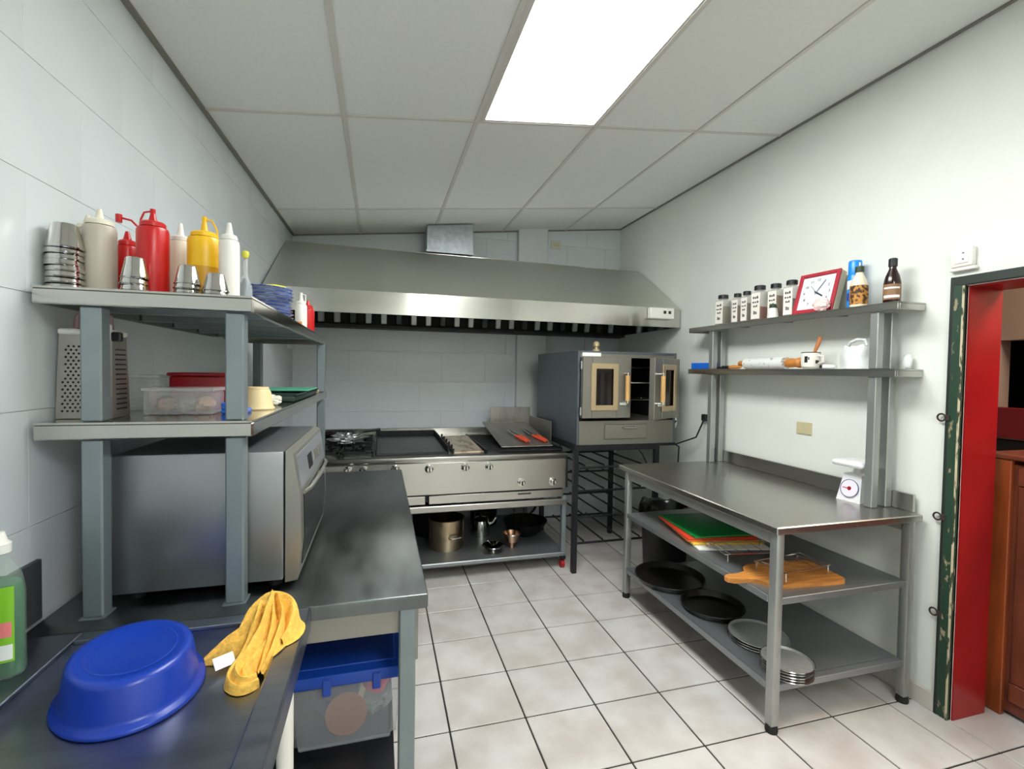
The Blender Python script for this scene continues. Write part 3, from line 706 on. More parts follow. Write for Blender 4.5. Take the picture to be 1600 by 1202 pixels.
# paddle board
pb = thing('wooden_paddle_board', 'brown wooden paddle board beneath a wire rack on the table undershelf', 'cutting board', (1.54, -1.50, Z), radians(-4))
out = []
W2, H2 = .21, .115
for a in range(0, 91, 15): out.append((W2-.03+.03*cos(radians(a)), H2-.03+.03*sin(radians(a))))
out += [(-.12, H2), (-.17, .09), (-.20, .045), (-.24, .03), (-.30, .028), (-.325, .012), (-.325, -.012), (-.30, -.028), (-.24, -.03), (-.20, -.045), (-.17, -.09), (-.12, -H2)]
for a in range(-90, 1, 15): out.append((W2-.03+.03*cos(radians(a)), -H2+.03+.03*sin(radians(a))))
MB().prism(out, .0005, .02, 'z').build('board', wood_b, pb)
def wire_rack(label, loc, rz, w, d, h):
    t = thing('wire_rack', label, 'rack', loc, rz)
    r = .0028
    MB().tube([(-w, -d, h), (w, -d, h), (w, d, h), (-w, d, h)], r, 6, True).build('frame', chrome, t)
    for q in range(5): MB().tube([(-w+2*w*(q+.5)/5, -d, h), (-w+2*w*(q+.5)/5, d, h)], r*.7, 5).build('wire', chrome, t)
    for sx in (-1, 1):
        for sy in (-1, 1): MB().tube([(sx*w*.9, sy*d, h), (sx*w*.9, sy*d*1.02, .003)], r*1.4, 6).build('foot', polished, t)
    return t
wire_rack('chrome wire cooling rack between the cutting boards and wooden paddle board', (1.53, -1.235, Z), radians(-8), .16, .085, .04)
wire_rack('chrome wire cooling rack standing on the wooden paddle board', (1.56, -1.50, Z+.0205), radians(6), .15, .075, .04)
# pans on the bottom undershelf
Z = .205
def round_pan(name, label, loc, r, h, m, cat='pan', inner=None):
    t = thing(name, label, cat, loc)
    MB().lathe([(0, .0005), (r*.92, .0005), (r-.004, h-.004), (r, h), (r-.004, h+.001), (r*.90, .004), (0, .004)], n=40).build('pan', m, t)
    MB().tube([(r*cos(k*pi/18), r*sin(k*pi/18), h-.001) for k in range(36)], .003, 6, True).build('rim', m, t)
    return t
round_pan('round_pan', 'large round black baking pan at far end of the table bottom shelf', (1.475, -.675, Z), .21, .035, pan_black)
round_pan('round_pan', 'smaller round black baking pan in the middle of the table bottom shelf', (1.495, -1.05, Z), .165, .032, pan_black)
def pizza_pan(r):
    t = thing('pizza_pan', 'x', 'pan', (0, 0, 0))
    MB().lathe([(0, .0004), (r*.93, .0004), (r, .009), (r*.99, .0105), (r*.92, .002), (0, .002)], n=36).build('pan', alu, t)
    MB().tube([(r*cos(k*pi/16), r*sin(k*pi/16), .0095) for k in range(32)], .002, 5, True).build('rim', polished, t)
    return t
for cx, cy, r, n, nm, gp in ((1.51, -1.365, .137, 3, 'larger pan stack', 'larger pizza pans'), (1.445, -1.60, .105, 5, 'smaller pan stack by the front leg', 'smaller pizza pans')):
    p0 = pizza_pan(r)
    for q in range(n):
        o = p0 if q == 0 else dup(p0, (0, 0, 0))
        o.location = (cx+random.uniform(-.002, .002), cy+random.uniform(-.002, .002), Z+q*.0115)
        o['label'] = 'aluminium round pan %s of the %s' % (ORD[n-1-q] if q else 'lowest', nm); o['group'] = gp
# kitchen scale
sc = thing('kitchen_scale', 'white kitchen scale with dial and tray behind the shelf posts', 'scale', (2.03, -1.422, TZ), radians(3))
MB().hexa([(-.055, -.06, .0005), (.06, -.06, .0005), (.06, .06, .0005), (-.055, .06, .0005), (-.025, -.045, .135), (.045, -.045, .135), (.045, .045, .135), (-.025, .045, .135)]).build('body', scale_w, sc)
td = Tr(-.044, 0, .065) @ Ry(radians(-77.5))
MB().lathe([(0, .003), (.042, .003), (.042, .001), (0, .001)], td, 28).build('dial', dial_m, sc)
MB().lathe([(.042, .003), (.045, .004), (.045, 0), (.042, 0)], td, 28).build('dial_ring', purple_item, sc)
MB().lathe([(0, .0036), (.010, .0036), (.010, .003), (0, .003)], td, 16).build('dial_hub', dkred_pl, sc)
MB().box(-.002, .002, -.002, .034, .0035, .0045, T=td).build('needle', red_pl, sc)
MB().cyl((.01, 0, .135), (.01, 0, .175), .016, n=14).build('stem', scale_w, sc)
MB().box(-.080, .070, -.080, .078, .176, .205, bev=.014, seg=3).build('tray', scale_w, sc)

# things on the over-shelf, upper tier
Z = 1.8525
def spice(label, y, w, h, fill, fh, x=2.04, rz=0.12):
    t = thing('spice_jar', label, 'jar', (x, y, Z), rz, 'spice jars on the upper shelf')
    q = w/2
    MB().box(-q, q, -q, q, .0005, h*.84, bev=.008, seg=2).build('jar', jar_pl, t)
    MB().box(-q+.003, q-.003, -q+.003, q-.003, .003, h*fh, bev=.006).build('contents', fill, t)
    MB().cyl((0, 0, h*.84), (0, 0, h*.88), q*.8, n=18).build('neck', jar_pl, t)
    MB().lathe([(0, h*.88), (q*.88, h*.88), (q*.88, h-.003), (q*.8, h), (0, h)], n=20).build('cap', black_cap, t)
    lb = MB().box(-q-.0015, -q-.0003, -q*.9, q*.78, .012, h*.78).build('label', spice_lab, t)
    mk = MB()
    for z0, hh, ww in ((.62, .07, .55), (.50, .05, .62), (.38, .06, .42), (.18, .10, .34)):
        for k in range(3):
            y0 = -q*ww+k*q*ww*.68
            mk.box(-q-.0026, -q-.0016, y0, y0+q*ww*.45, h*z0, h*(z0+hh*(.7+.3*((k*7+int(z0*100)) % 3)/2)))
    mk.build('print', ink, lb)['kind'] = 'stuff'
spice('spice jar of dull green herbs at far left end of the upper shelf', -.405, .078, .215, spice_green, .62)
spice('slim spice jar second from the left on the upper shelf', -.545, .054, .205, spice_brown, .6)
spice('slim spice jar third from the left on the upper shelf', -.630, .056, .207, spice_grey, .62)
spice('tall spice jar with reddish powder in the middle of the jars', -.740, .076, .225, spice_red, .4)
spice('spice jar of brown powder beside the small white shaker', -.868, .068, .215, spice_brown, .66)
spice('spice jar half hidden behind the red framed clock', -.985, .068, .215, spice_grey, .5)
t = thing('salt_shaker', 'small white shaker with green lid before the spice jars', 'shaker', (1.985, -.905, Z))
MB().lathe([(0, 0), (.03, 0), (.031, .01), (.024, .055), (.018, .06), (0, .06)], n=20).build('body', white_pl, t)
MB().lathe([(.02, .06), (.02, .078), (.014, .084), (0, .085)], n=16).build('lid', green_cap, t)
# clock leaning on the wall
ck = thing('wall_clock', 'square white clock in a red frame leaning against the wall on shelf', 'clock', (1.995, -1.165, Z))
CT = Rz(radians(4)) @ Ry(radians(16)) @ Tr(0, 0, .001)
S = .118
m_ = MB()
for b in ((-S, -S+.022, 0, 2*S), (S-.022, S, 0, 2*S), (-S+.022, S-.022, 0, .022), (-S+.022, S-.022, 2*S-.022, 2*S)): m_.box(-.012, .0, b[0], b[1], b[2], b[3], bev=.003)
m_.build('frame', clock_red, ck, T=CT)
MB().box(.0005, .042, -S+.002, S-.002, .002, 2*S-.002, bev=.003).build('case', beige_pl, ck, T=CT)
MB().box(-.004, .0004, -S+.022, S-.022, .022, 2*S-.022).build('face', white_face, ck, T=CT)
FT = CT @ Tr(-.0045, 0, S) @ Ry(radians(-90)) @ Rz(radians(-90))   # face local: x right, y up
for k in range(1, 13):
    a = radians(90-30*k)
    text_part(str(k), .021, 'numeral', ink, ck, FT @ Tr(.074*cos(a), .074*sin(a), .0003))
MB().box(-.004, .004, -.012, .048, .001, .002, T=FT @ Rz(radians(-122))).build('hour_hand', ink, ck)
MB().box(-.0022, .0022, -.012, .078, .0025, .0033, T=FT @ Rz(radians(-32))).build('minute_hand', grey_ink, ck)
MB().box(-.001, .001, -.015, .056, .0038, .0044, T=FT @ Rz(radians(42))).build('second_hand', ink, ck)
t = thing('paper_packet', 'crumpled pink and white paper packet in front of the clock', 'packet', (1.968, -1.245, Z))
crumple('x', None, (0, 0, 0), .024, .045, .036, 9, amp=.3, n=18).build('packet', pink_p, t, sharp=30)
t = thing('spray_can', 'bright blue spray can beside the clock on the upper shelf', 'can', (2.07, -1.345, Z))
MB().lathe([(0, 0), (.031, 0), (.032, .006), (.032, .17), (.028, .182), (0, .182)], n=28).build('body', can_blue, t)
MB().lathe([(0, .182), (.030, .182), (.030, .245), (.027, .252), (0, .253)], n=28).build('cap', can_blue, t)
MB().lathe([(.0326, .105), (.0326, .15)], n=20, arc=(radians(130), radians(290))).build('label_band', lab_white, t)
MB().lathe([(.0326, .045), (.0326, .085)], n=20, arc=(radians(130), radians(290))).build('label_band', can_dkblue, t)
t = thing('sauce_bottle', 'cream sauce bottle with amber label between spray can and dark bottle', 'bottle', (2.0, -1.425, Z))
MB().lathe([(0, 0), (.036, 0), (.038, .006), (.038, .11), (.03, .135), (.016, .165), (.014, .175), (0, .176)], n=28).build('body', sauce_pl, t)
MB().lathe([(.0386, .012), (.0386, .105)], n=24, arc=(radians(120), radians(310))).build('label', amber_lab, t)
MB().lathe([(.016, .172), (.019, .174), (.019, .20), (.010, .204), (0, .204)], n=16).build('cap', green_cap, t)
MB().cyl((0, 0, .204), (0, 0, .222), .004, n=8).build('nozzle', white_pl, t)
t = thing('sauce_bottle', 'dark brown sauce bottle with black cap at near end of shelf', 'bottle', (2.04, -1.555, Z))
MB().lathe([(0, 0), (.032, 0), (.034, .006), (.034, .10), (.028, .13), (.015, .165), (.013, .18), (0, .18)], n=28).build('body', dark_sauce, t)
MB().lathe([(.0346, .02), (.0346, .092)], n=24, arc=(radians(120), radians(310))).build('label', brown_lab, t)
for za, zb in ((.028, .04), (.07, .078)): MB().lathe([(.0349, za), (.0349, zb)], n=20, arc=(radians(155), radians(270))).build('label_print', lab_white, t)
MB().lathe([(.016, .176), (.018, .178), (.018, .212), (.014, .216), (0, .216)], n=16).build('cap', black_cap, t)
# lower tier
Z = 1.5455
t = thing('plastic_scoop', 'bright blue plastic scoop at the far end of lower shelf', 'scoop', (2.03, -.25, Z), radians(0))
MB().box(-.045, .045, -.10, .11, .0005, .006, bev=.002).box(-.045, -.039, -.10, .11, .006, .045, bev=.002).box(.039, .045, -.10, .11, .006, .045, bev=.002).box(-.039, .039, .104, .11, .006, .045).build('tray', bright_blue, t)
MB().box(-.014, .014, -.20, -.10, .0005, .016, bev=.005).build('handle', black_cap, t)
t = thing('paint_brush', 'short wooden handled brush beside the blue scoop on lower shelf', 'brush', (1.975, -.565, Z), radians(-4))
MB().box(-.014, .014, .0, .07, .0005, .022, bev=.003).build('bristles', black_cap, t)
MB().tube([(0, 0, .012), (0, -.05, .013), (0, -.11, .012)], [.011, .013, .008], 8).build('handle', wood_o, t)
t = thing('rolling_pin', 'rolling pin wrapped in white plastic with wooden ends on shelf', 'rolling pin', (2.02, -.83, Z))
MB().cyl((0, -.155, .036), (0, .165, .036), .0355, n=22).build('wrapped_barrel', stretch_white, t)
MB().lathe([(0, 0), (.022, 0), (.028, .03), (.024, .06), (.03, .09), (.02, .105), (0, .106)], Tr(0, -.156, .036) @ Rx(pi/2), 18).build('handle', wood_o, t)
MB().lathe([(0, 0), (.016, 0), (.02, .03), (.016, .06), (0, .062)], Tr(0, .166, .036) @ Rx(-pi/2), 14).build('handle', wood_o, t)
t = thing('mug', 'white mug with dark print holding a wooden spoon', 'mug', (2.02, -1.145, Z))
MB().lathe([(0, 0), (.03, 0), (.045, .012), (.048, .04), (.047, .092), (.044, .092), (.044, .04), (.03, .01), (0, .008)], n=28).build('body', mug_w, t)
MB().lathe([(.0475, .089), (.0483, .092), (.0455, .0935), (.0435, .092)], n=28).build('rim', ink, t)
MB().tube([(.0, -.045, .075), (.004, -.075, .07), (.004, -.078, .04), (0, -.046, .03)], .005, 8).build('handle', mug_w, t)
for za, zb, aa, ab in ((.035, .07, 185, 205), (.03, .048, 250, 275), (.05, .065, 208, 215)):
    MB().lathe([(.0486, za), (.0484, zb)], n=6, arc=(radians(aa), radians(ab))).build('print', ink, t)
t = thing('wooden_spoon', 'wooden spoon standing upright in the white mug', 'spoon', (2.022, -1.150, Z+.011))
MB().tube([(0, .01, .0), (0, -.012, .07), (.004, -.035, .13), (.004, -.046, .165)], [.006, .007, .011, .009], 8).build('spoon', spoon_w, t)
t = thing('small_grinder', 'small white and black gadget lying beside the mug', 'gadget', (2.0, -1.265, Z))
MB().cyl((0, .02, .013), (0, -.05, .012), .012, .01, 12).build('barrel', white_pl, t)
MB().cyl((0, .04, .013), (0, .0205, .013), .009, n=10).build('tip', black_cap, t)
def sack(name, label, loc, rx, ry, rz_, seed, m):
    t = thing(name, label, 'bag', loc); crumple('x', None, (0, 0, 0), rx, ry, rz_, seed, amp=.25, n=24).build('bag', m, t, sharp=30); return t
t = thing('plastic_bag', 'white translucent plastic bag of cups behind the front post', 'bag', (2.035, -1.40, Z))
def bagg(u, v):
    a = u*2*pi; k = noise.noise(Vector((cos(a)*2, sin(a)*2, v*3)))
    rx, ry = .055*(1-.25*v**3), .078*(1-.2*v**3)
    return Vector((cos(a)*rx*(1+.15*k), sin(a)*ry*(1+.15*k), .001+.115*v+.02*k*v))
MB().grid(bagg, 28, 10, wrap=True).build('bag', bag_white, t, sharp=40)
MB().tube([(0, -.05, .115), (.01, -.03, .145), (0, 0, .15), (-.01, .03, .135), (0, .05, .112)], .008, 8).build('knot', bag_white, t)
for dy in (-.03, .03): MB().lathe([(0, .002), (.026, .002), (.032, .085), (.029, .085), (.024, .006), (0, .006)], Tr(0, dy, 0), 18).build('cup', white_pl, t)
t = thing('folded_bag', 'pale folded bag at the near end of the lower shelf', 'bag', (2.10, -1.595, Z))
crumple('x', None, (0, 0, 0), .018, .02, .035, 14, amp=.15, n=16).build('bag', bag_white, t)

# ------------------------------------------------------------------ left worktop (counter)
ct = thing('work_counter', 'long dark steel work counter along the left wall', 'counter', (-.6, -1.06, 0))
T0 = Tr(.6, 1.06, 0)
CX1, CY0, CY1, CZ = -.157, -1.925, -.215, .88
cxl = wl(CY0)+.012
P(MB().box(cxl, CX1, CY0, CY1, CZ-.042, CZ, bev=.006, seg=2), 'worktop', worn, ct)
P(MB().box(cxl+.02, CX1-.05, CY0+.045, CY0+.06, CZ-.125, CZ-.043, bev=.002).box(CX1-.035, CX1-.022, CY0+.06, CY1-.03, CZ-.22, CZ-.043, bev=.002), 'apron', steel_v, ct)
for x in (cxl+.05, CX1-.055):
    for y in (CY0+.035, CY1-.05):
        P(MB().box(x-.023, x+.023, y-.02, y+.02, .02, CZ-.043, bev=.004), 'leg', galv, ct)
        P(MB().lathe([(0, 0), (.026, 0), (.024, .021), (0, .021)], Tr(x, y, 0), 14), 'foot', rubber, ct)
P(MB().box(cxl+.08, CX1-.085, CY0+.02, CY1-.02, .325, .350, bev=.003), 'undershelf', darkst, ct)
P(MB().box(cxl+.03, cxl+.04, CY0+.03, CY1-.02, .05, CZ-.05), 'rear_panel', darkst, ct)
# blue lidded storage box
bxo = thing('storage_box', 'clear plastic storage box with blue lid under the left counter', 'storage box', (-.385, -1.58, .3505))
hw, dp, hh = .165, .20, .215
def bx_shell():
    m_ = MB(); P0 = []
    for sgn, z, k in ((1, .001, .90), (1, hh, 1.0)):
        for sx, sy in ((-1, -1), (1, -1), (1, 1), (-1, 1)): P0.append((sx*hw*k, sy*dp*k, z))
    b = m_.bm; V = [b.verts.new(p) for p in P0]
    for f in ((3, 2, 1, 0), (0, 1, 5, 4), (1, 2, 6, 5), (2, 3, 7, 6), (3, 0, 4, 7)): b.faces.new([V[i] for i in f])
    bmesh.ops.bevel(b, geom=b.edges[:], offset=.018, segments=3, affect='EDGES')
    return m_
bx_shell().build('box', clear_box, bxo, sharp=60)
ld = MB().box(-hw-.012, hw+.012, -dp-.012, dp+.012, hh+.001, hh+.04, bev=.008, seg=2).build('lid', blue_lid, bxo)
MB().box(-hw+.02, hw-.02, -dp+.02, dp-.02, hh+.0405, hh+.046, bev=.003).build('lid_panel', blue_lid, ld)
for x in (-.05, .09): MB().box(x-.012, x+.012, -dp-.018, -dp-.0125, hh-.02, hh+.03, bev=.003).build('clip', blue_lid, bxo)
def content(name, label, m, mb):
    o = mb.build(name, m); o.location = bxo.location
    return tag(o, label, 'stored item')
content('round_plate', 'round brown plate standing inside the clear storage box', brown_plate, MB().lathe([(0, 0), (.058, 0), (.062, .008), (0, .012)], Tr(.0, -.14, .085) @ Rx(radians(80)), 24))
content('pink_cup', 'pink cup near the top right inside the clear storage box', pink_item, MB().lathe([(0, 0), (.035, 0), (.042, .06), (.038, .06), (.03, .004), (0, .004)], Tr(.08, -.12, .145) @ Ry(.4), 18))
content('white_paddle', 'pale plastic paddle standing diagonally inside the clear storage box', beige_pl, MB().tube([(-.0, -.125, .03), (.04, -.12, .12), (.07, -.10, .19)], [.012, .012, .018], 8))
content('purple_cloth', 'crumpled purple cloth in the middle of the clear storage box', purple_item, crumple('x', None, (-.03, -.02, .015), .08, .09, .06, 5, amp=.2, n=18))
content('clear_bag', 'crumpled clear bag at right inside the storage box', clear_pl, crumple('x', None, (.085, -.05, .015), .05, .06, .055, 8, amp=.3, n=18))
# shelf rack standing on the counter
sh = thing('counter_overshelf', 'two tier steel shelf rack on square posts over the left counter', 'shelf', (-.84, -1.0, CZ))
T0 = Tr(.84, 1.0, -CZ)
SZ1, SZ2 = 1.690, 1.366
for z in (SZ1, SZ2):
    x0 = wl(-1.87)+.004
    sxl, sxr, sy0, sy1 = x0+.012, -.613, -1.875, -.12
    P(MB().box(sxl, sxr, sy0, sy1, z-.005, z).box(sxl, sxr, sy0, sy0+.012, z-.042, z-.005, bev=.003).box(sxr-.012, sxr, sy0+.012, sy1, z-.042, z-.005, bev=.003)
      .box(sxl, sxr, sy1-.012, sy1, z-.042, z-.005).box(sxl, sxl+.012, sy0+.012, sy1-.012, z-.042, z-.005), 'shelf_board', steel_g, sh)
    for yy in (-1.62, -1.36, -1.1, -.84, -.58): P(MB().box(sxl+.014, sxr-.014, yy-.018, yy+.018, z-.035, z-.006, bev=.002), 'stiffener', galv, sh)
for x in (-.968, -.657):
    for y in (-1.845, -.24):
        xx = x+.035*(1 if (y > -1 and x > -.8) else 0)*.8
        P(MB().box(xx-.022, xx+.022, y-.022, y+.022, CZ+.003, SZ2-.043, bev=.004), 'post', galv, sh)
        P(MB().box(xx-.022, xx+.022, y-.022, y+.022, SZ2+.0005, SZ1-.043, bev=.004), 'post', galv, sh)
        P(MB().box(xx-.027, xx+.027, y-.027, y+.027, CZ+.0003, CZ+.004), 'base_plate', galv, sh)

# squeeze bottles and cups on the top tier
Z = SZ1+.0005
def squeeze(label, x, y, r, hb, ht, m, mcap=None, tether=0, fill=None, cap_r=.8, name='squeeze_bottle'):
    t = thing(name, label, 'bottle', (x, y, Z))
    MB().lathe([(0, 0), (r*.94, 0), (r, .008), (r, hb-.012), (r*.93, hb-.003), (r*cap_r*.9, hb), (0, hb)], n=28).build('body', m, t)
    c = mcap or m
    MB().lathe([(0, hb), (r*cap_r, hb+.0003), (r*cap_r, hb+.010), (r*cap_r*.86, hb+.014), (.0105, hb+.017), (.0085, hb+.024), (.0055, ht-.004), (.0045, ht), (0, ht)], n=24).build('nozzle_cap', c, t)
    if tether:
        a0 = Vector((0, 0, ht-.004)); s_ = tether
        MB().tube([a0+Vector((s_*.004, 0, .004)), a0+Vector((s_*.02, 0, .0)), a0+Vector((s_*r*.75, 0, -(ht-hb)*.45)), Vector((s_*r*cap_r*.97, 0, hb+.008))], .0025, 6).build('tether', c, t)
        MB().cyl((0, 0, ht-.006), (0, 0, ht+.006), .0065, n=10).build('tip_cap', c, t)
    if fill: MB().lathe([(r*1.004, .006), (r*1.004, hb*.52)], n=28).build('fill_level', fill, t)
    return t
squeeze('tall milky squeeze bottle beside the tall stack of steel cups', -1.0, -1.755, .036, .178, .222, milky, cream, cap_r=.85)
squeeze('milky squeeze bottle half hidden at the wall behind tall cup stack', -1.055, -1.695, .029, .18, .218, milky, cream)
rb = squeeze('small red squeeze bottle with its tethered cap swung open', -.978, -1.665, .026, .15, .19, red_pl, red_pl)
MB().tube([(.02, 0, .157), (.032, 0, .175), (.03, 0, .20), (.01, 0, .222), (-.02, 0, .228)], .003, 6).build('tether', red_pl, rb)
MB().cyl((-.02, 0, .214), (-.02, 0, .236), .008, n=10).build('tip_cap', red_pl, rb)
squeeze('large red squeeze bottle in the middle of the top left shelf', -.882, -1.752, .037, .185, .228, red_pl, red_pl, tether=-1)
squeeze('cream squeeze bottle standing behind the large red bottle', -.852, -1.655, .033, .175, .228, cream, white_pl)
squeeze('yellow squeeze bottle with yellow tethered cap on top left shelf', -.770, -1.722, .0415, .176, .228, yel_pl, yel_pl, tether=1, fill=mustard)
squeeze('slim white squeeze bottle to the right of the yellow bottle', -.697, -1.762, .0255, .165, .213, white_pl, white_pl)
cup0 = None
def sauce_cups(x, y, n, nm, r, h, pitch, gp):
    global cup0
    proto = thing('sauce_cup', 'x', 'cup', (0, 0, 0), 0, gp)
    MB().lathe([(r, 0), (r*1.03, .002), (r, .004), (r*.70, h*.94), (r*.62, h), (0, h), (0, h-.001), (r*.60, h-.001), (r*.68, h*.93), (r*.97, .004), (r*.97, 0), (r, 0)], n=28).build('cup', polished, proto)
    MB().tube([(r*1.01*cos(k*pi/14), r*1.01*sin(k*pi/14), .003) for k in range(28)], .002, 5, True).build('rim', polished, proto)
    for q in range(n):
        o = proto if q == 0 else dup(proto, (0, 0, 0))
        o.location = (x+random.uniform(-.0015, .0015), y+random.uniform(-.0015, .0015), Z+q*pitch)
        if n == 1: o['label'] = 'single upturned steel cup '+nm
        else: o['label'] = 'upturned steel cup, %s of the %s' % ('lowest' if q == 0 else ORD[n-1-q], nm)
sauce_cups(-1.052, -1.800, 8, 'tall stack by the wall', .038, .062, .0145, 'tall stack of steel cups')
sauce_cups(-.889, -1.834, 3, 'stack before the red bottle', .029, .054, .016, 'steel cups before the red bottle')
sauce_cups(-.774, -1.834, 3, 'stack before the yellow bottle', .029, .050, .012, 'steel cups before the yellow bottle')
sauce_cups(-.709, -1.836, 2, 'pair before the slim white bottle', .030, .048, .010, 'steel cups before the white bottle')
# plates
pl0 = thing('dinner_plate', 'x', 'plate', (0, 0, 0), 0, 'blue rimmed plates on the top left shelf')
MB().lathe([(0, .001), (.055, .0), (.065, .002), (.108, .010), (.110, .0115), (.107, .0125), (.062, .005), (0, .004)], n=36).build('plate', white_gl, pl0)
MB().lathe([(.101, .0086), (.1085, .0100), (.1112, .0117), (.1075, .0133), (.088, .0100)], n=36).build('painted_rim', blue_rim, pl0)
for q in range(9):
    o = pl0 if q == 0 else dup(pl0, (0, 0, 0))
    o.location = (-.738+random.uniform(-.004, .004), -1.20+random.uniform(-.004, .004), Z+q*.0136); o.rotation_euler.z = q*.7
    o['label'] = 'blue rimmed plate %s of the plate stack' % ('lowest' if q == 0 else ORD[8-q])
t = thing('yellow_dish', 'small yellow dish turned over on top of the blue plates', 'dish', (-.695, -1.19, Z+8*.0136+.0135))
MB().lathe([(0, 0), (.042, 0), (.045, .008), (.04, .013), (0, .014)], n=24).build('dish', sponge_y, t)
MB().lathe([(.016, .0135), (.013, .018), (0, .019)], n=12).build('foot_ring', sponge_y, t)
t = thing('oil_cruet', 'slim glass cruet with yellow green stopper behind the plates', 'cruet', (-.756, -1.36, Z))
MB().lathe([(0, 0), (.024, 0), (.025, .01), (.022, .10), (.008, .14), (.007, .20), (0, .20)], n=20).build('body', clear_pl, t)
MB().lathe([(.0, .002), (.022, .003), (.020, .09), (.006, .13), (.0, .13)], n=16).build('contents', mat('grey_oil', (90, 110, 120), .2), t)
MB().lathe([(0, .20), (.008, .202), (.013, .213), (.011, .225), (0, .23)], n=14).build('stopper', sponge_y, t)
squeeze('small white squeeze bottle near the far edge of top left shelf', -.648, -.86, .026, .11, .158, white_pl, white_pl, tether=1)
rbx = squeeze('small red squeeze bottle behind the small white squeeze bottle', -.640, -.70, .030, .11, .15, red_pl, red_pl)
t = thing('toothpick_box', 'small brown patterned box beside the small white bottle', 'box', (-.655, -.95, Z), .3)
MB().box(-.02, .02, -.035, .035, .0005, .02, bev=.002).build('box', wood_o, t)
MB().box(-.0205, .0205, -.02, .02, .0195, .021).build('label', lab_white, t)

# middle tier
Z = SZ2+.0005
gt = thing('box_grater', 'steel box grater standing behind the front left post', 'grater', (-1.022, -1.74, Z), radians(0))
wb_, db_, wt_, dt_, gh = .061, .045, .057, .036, .215
m_ = MB().hexa([(-wb_, -db_, .001), (wb_, -db_, .001), (wb_, db_, .001), (-wb_, db_, .001), (-wt_, -dt_, gh), (wt_, -dt_, gh), (wt_, dt_, gh), (-wt_, dt_, gh)])
m_.build('body', grater_st, gt)
g = MB(); tilt = math.atan2(db_-dt_, gh)
for r_ in range(19):
    for c_ in range(10):
        z = .020+r_*.0092; x = (-wb_+.014)+c_*.0110+(.0055 if r_ % 2 else 0)
        if abs(x) > wb_-.012-(wb_-wt_)*z/gh: continue
        y = -db_+(db_-dt_)*z/gh
        g.lathe([(.0030, 0), (.0016, .0018), (0, .0018)], Tr(x, y-.0003, z) @ Rx(pi/2+tilt*-1), 6)
go = g.build('hole_field', black_iron, gt); go['kind'] = 'stuff'
g = MB()
for r_ in range(13):
    z = .022+r_*.013; xx = wb_-(wb_-wt_)*z/gh
    g.box(xx-.001, xx+.003, -.024, .024, z, z+.004, T=None)
g.build('slicing_ridge', darkst, gt)
MB().box(-wt_-.003, wt_+.003, -dt_-.003, dt_+.003, gh+.0005, gh+.016, bev=.004).build('top_cap', white_pl, gt)
MB().tube([(-.036, 0, gh+.015), (-.034, 0, gh+.05), (-.012, 0, gh+.065), (.012, 0, gh+.065), (.034, 0, gh+.05), (.036, 0, gh+.015)], .009, 10).build('handle', pinkish, gt)
MB().tube([(-.024, -.009, gh+.048), (0, -.011, gh+.056), (.024, -.009, gh+.048)], .004, 6).build('handle_stripe', dkred_pl, gt)
MB().box(.034, .058, -.046, -.034, gh-.012, gh+.030, bev=.003).build('white_clip', lab_white, gt)
MB().box(.0585, .080, -.048, -.030, gh-.014, gh+.010, bev=.003).build('black_clip', black_cap, gt)
MB().box(.036, .040, -.0475, -.0462, gh+.006, gh+.030).build('red_mark', dkred_pl, gt)
def tub(name, label, x, y, w, d, h, m, lid=None, rz=0, fill=None):
    t = thing(name, label, 'container', (x, y, Z), rz)
    MB().box(-w/2, w/2, -d/2, d/2, .0005, h, bev=.006, seg=2).build('box', m, t)
    if lid: MB().box(-w/2-.005, w/2+.005, -d/2-.005, d/2+.005, h+.0005, h+.011, bev=.003).build('lid', lid, t)
    if fill:
        for q, (f, fx) in enumerate(fill): crumple('x', None, (fx, 0, .003), w*.15, d*.3, h*.36, q+2, amp=.2, n=14).build('contents', f, t)
    return t
copper_food = mat('brown_food', (150, 110, 84), .7, 0, .15, 40)
tub('food_container', 'clear lidded food container in front of red container on middle shelf', -.845, -1.64, .172, .12, .066, food_pl, clear_pl, radians(2), [(spice_brown, -.05), (spice_grey, 0), (copper_food, .05)])
tub('food_container', 'second clear container behind the front one on middle left shelf', -.998, -1.50, .10, .11, .10, food_pl, clear_pl, 0, [(pink_p, .02)])
t = tub('red_container', 'dark red plastic container at the back of middle left shelf', -.835, -1.485, .175, .13, .108, dkred_pl, dkred_pl)
t = thing('blue_tray', 'bright blue plastic tray lying by the clear food container', 'tray', (-.713, -1.63, Z), .1)
MB().box(-.035, .035, -.05, .05, .0005, .012, bev=.004).box(-.033, .033, -.048, -.040, .012, .034, bev=.003).build('tray', bright_blue, t)
t = thing('beige_bowl', 'beige bowl turned upside down on middle left shelf', 'bowl', (-.684, -1.50, Z))
MB().lathe([(.050, 0), (.052, .004), (.046, .014), (.040, .055), (.034, .066), (0, .067), (0, .064), (.032, .063), (.037, .054), (.044, .01), (.048, 0), (.050, 0)], n=28).build('bowl', beige_cup, t)
MB().lathe([(.034, .0665), (.032, .074), (.028, .074), (.028, .0665)], n=24).build('foot_ring', beige_cup, t)
t = thing('wrapped_piece', 'white wrapped bundle lying before the dark green tray', 'bundle', (-.675, -1.33, Z))
crumple('x', None, (0, 0, 0), .03, .06, .019, 21, amp=.35, n=18).build('bundle', scrap, t, sharp=30)
t = thing('green_tray', 'dark green tray stacked flat on middle left shelf', 'tray', (-.735, -.80, Z))
MB().box(-.11, .11, -.36, .36, .0005, .024, bev=.006, seg=2).build('tray', dkgreen_b, t)
for x in (-.115, .105): MB().box(x, x+.010, -.36, .36, .0245, .03, bev=.002).build('rim', dkgreen_b, t)
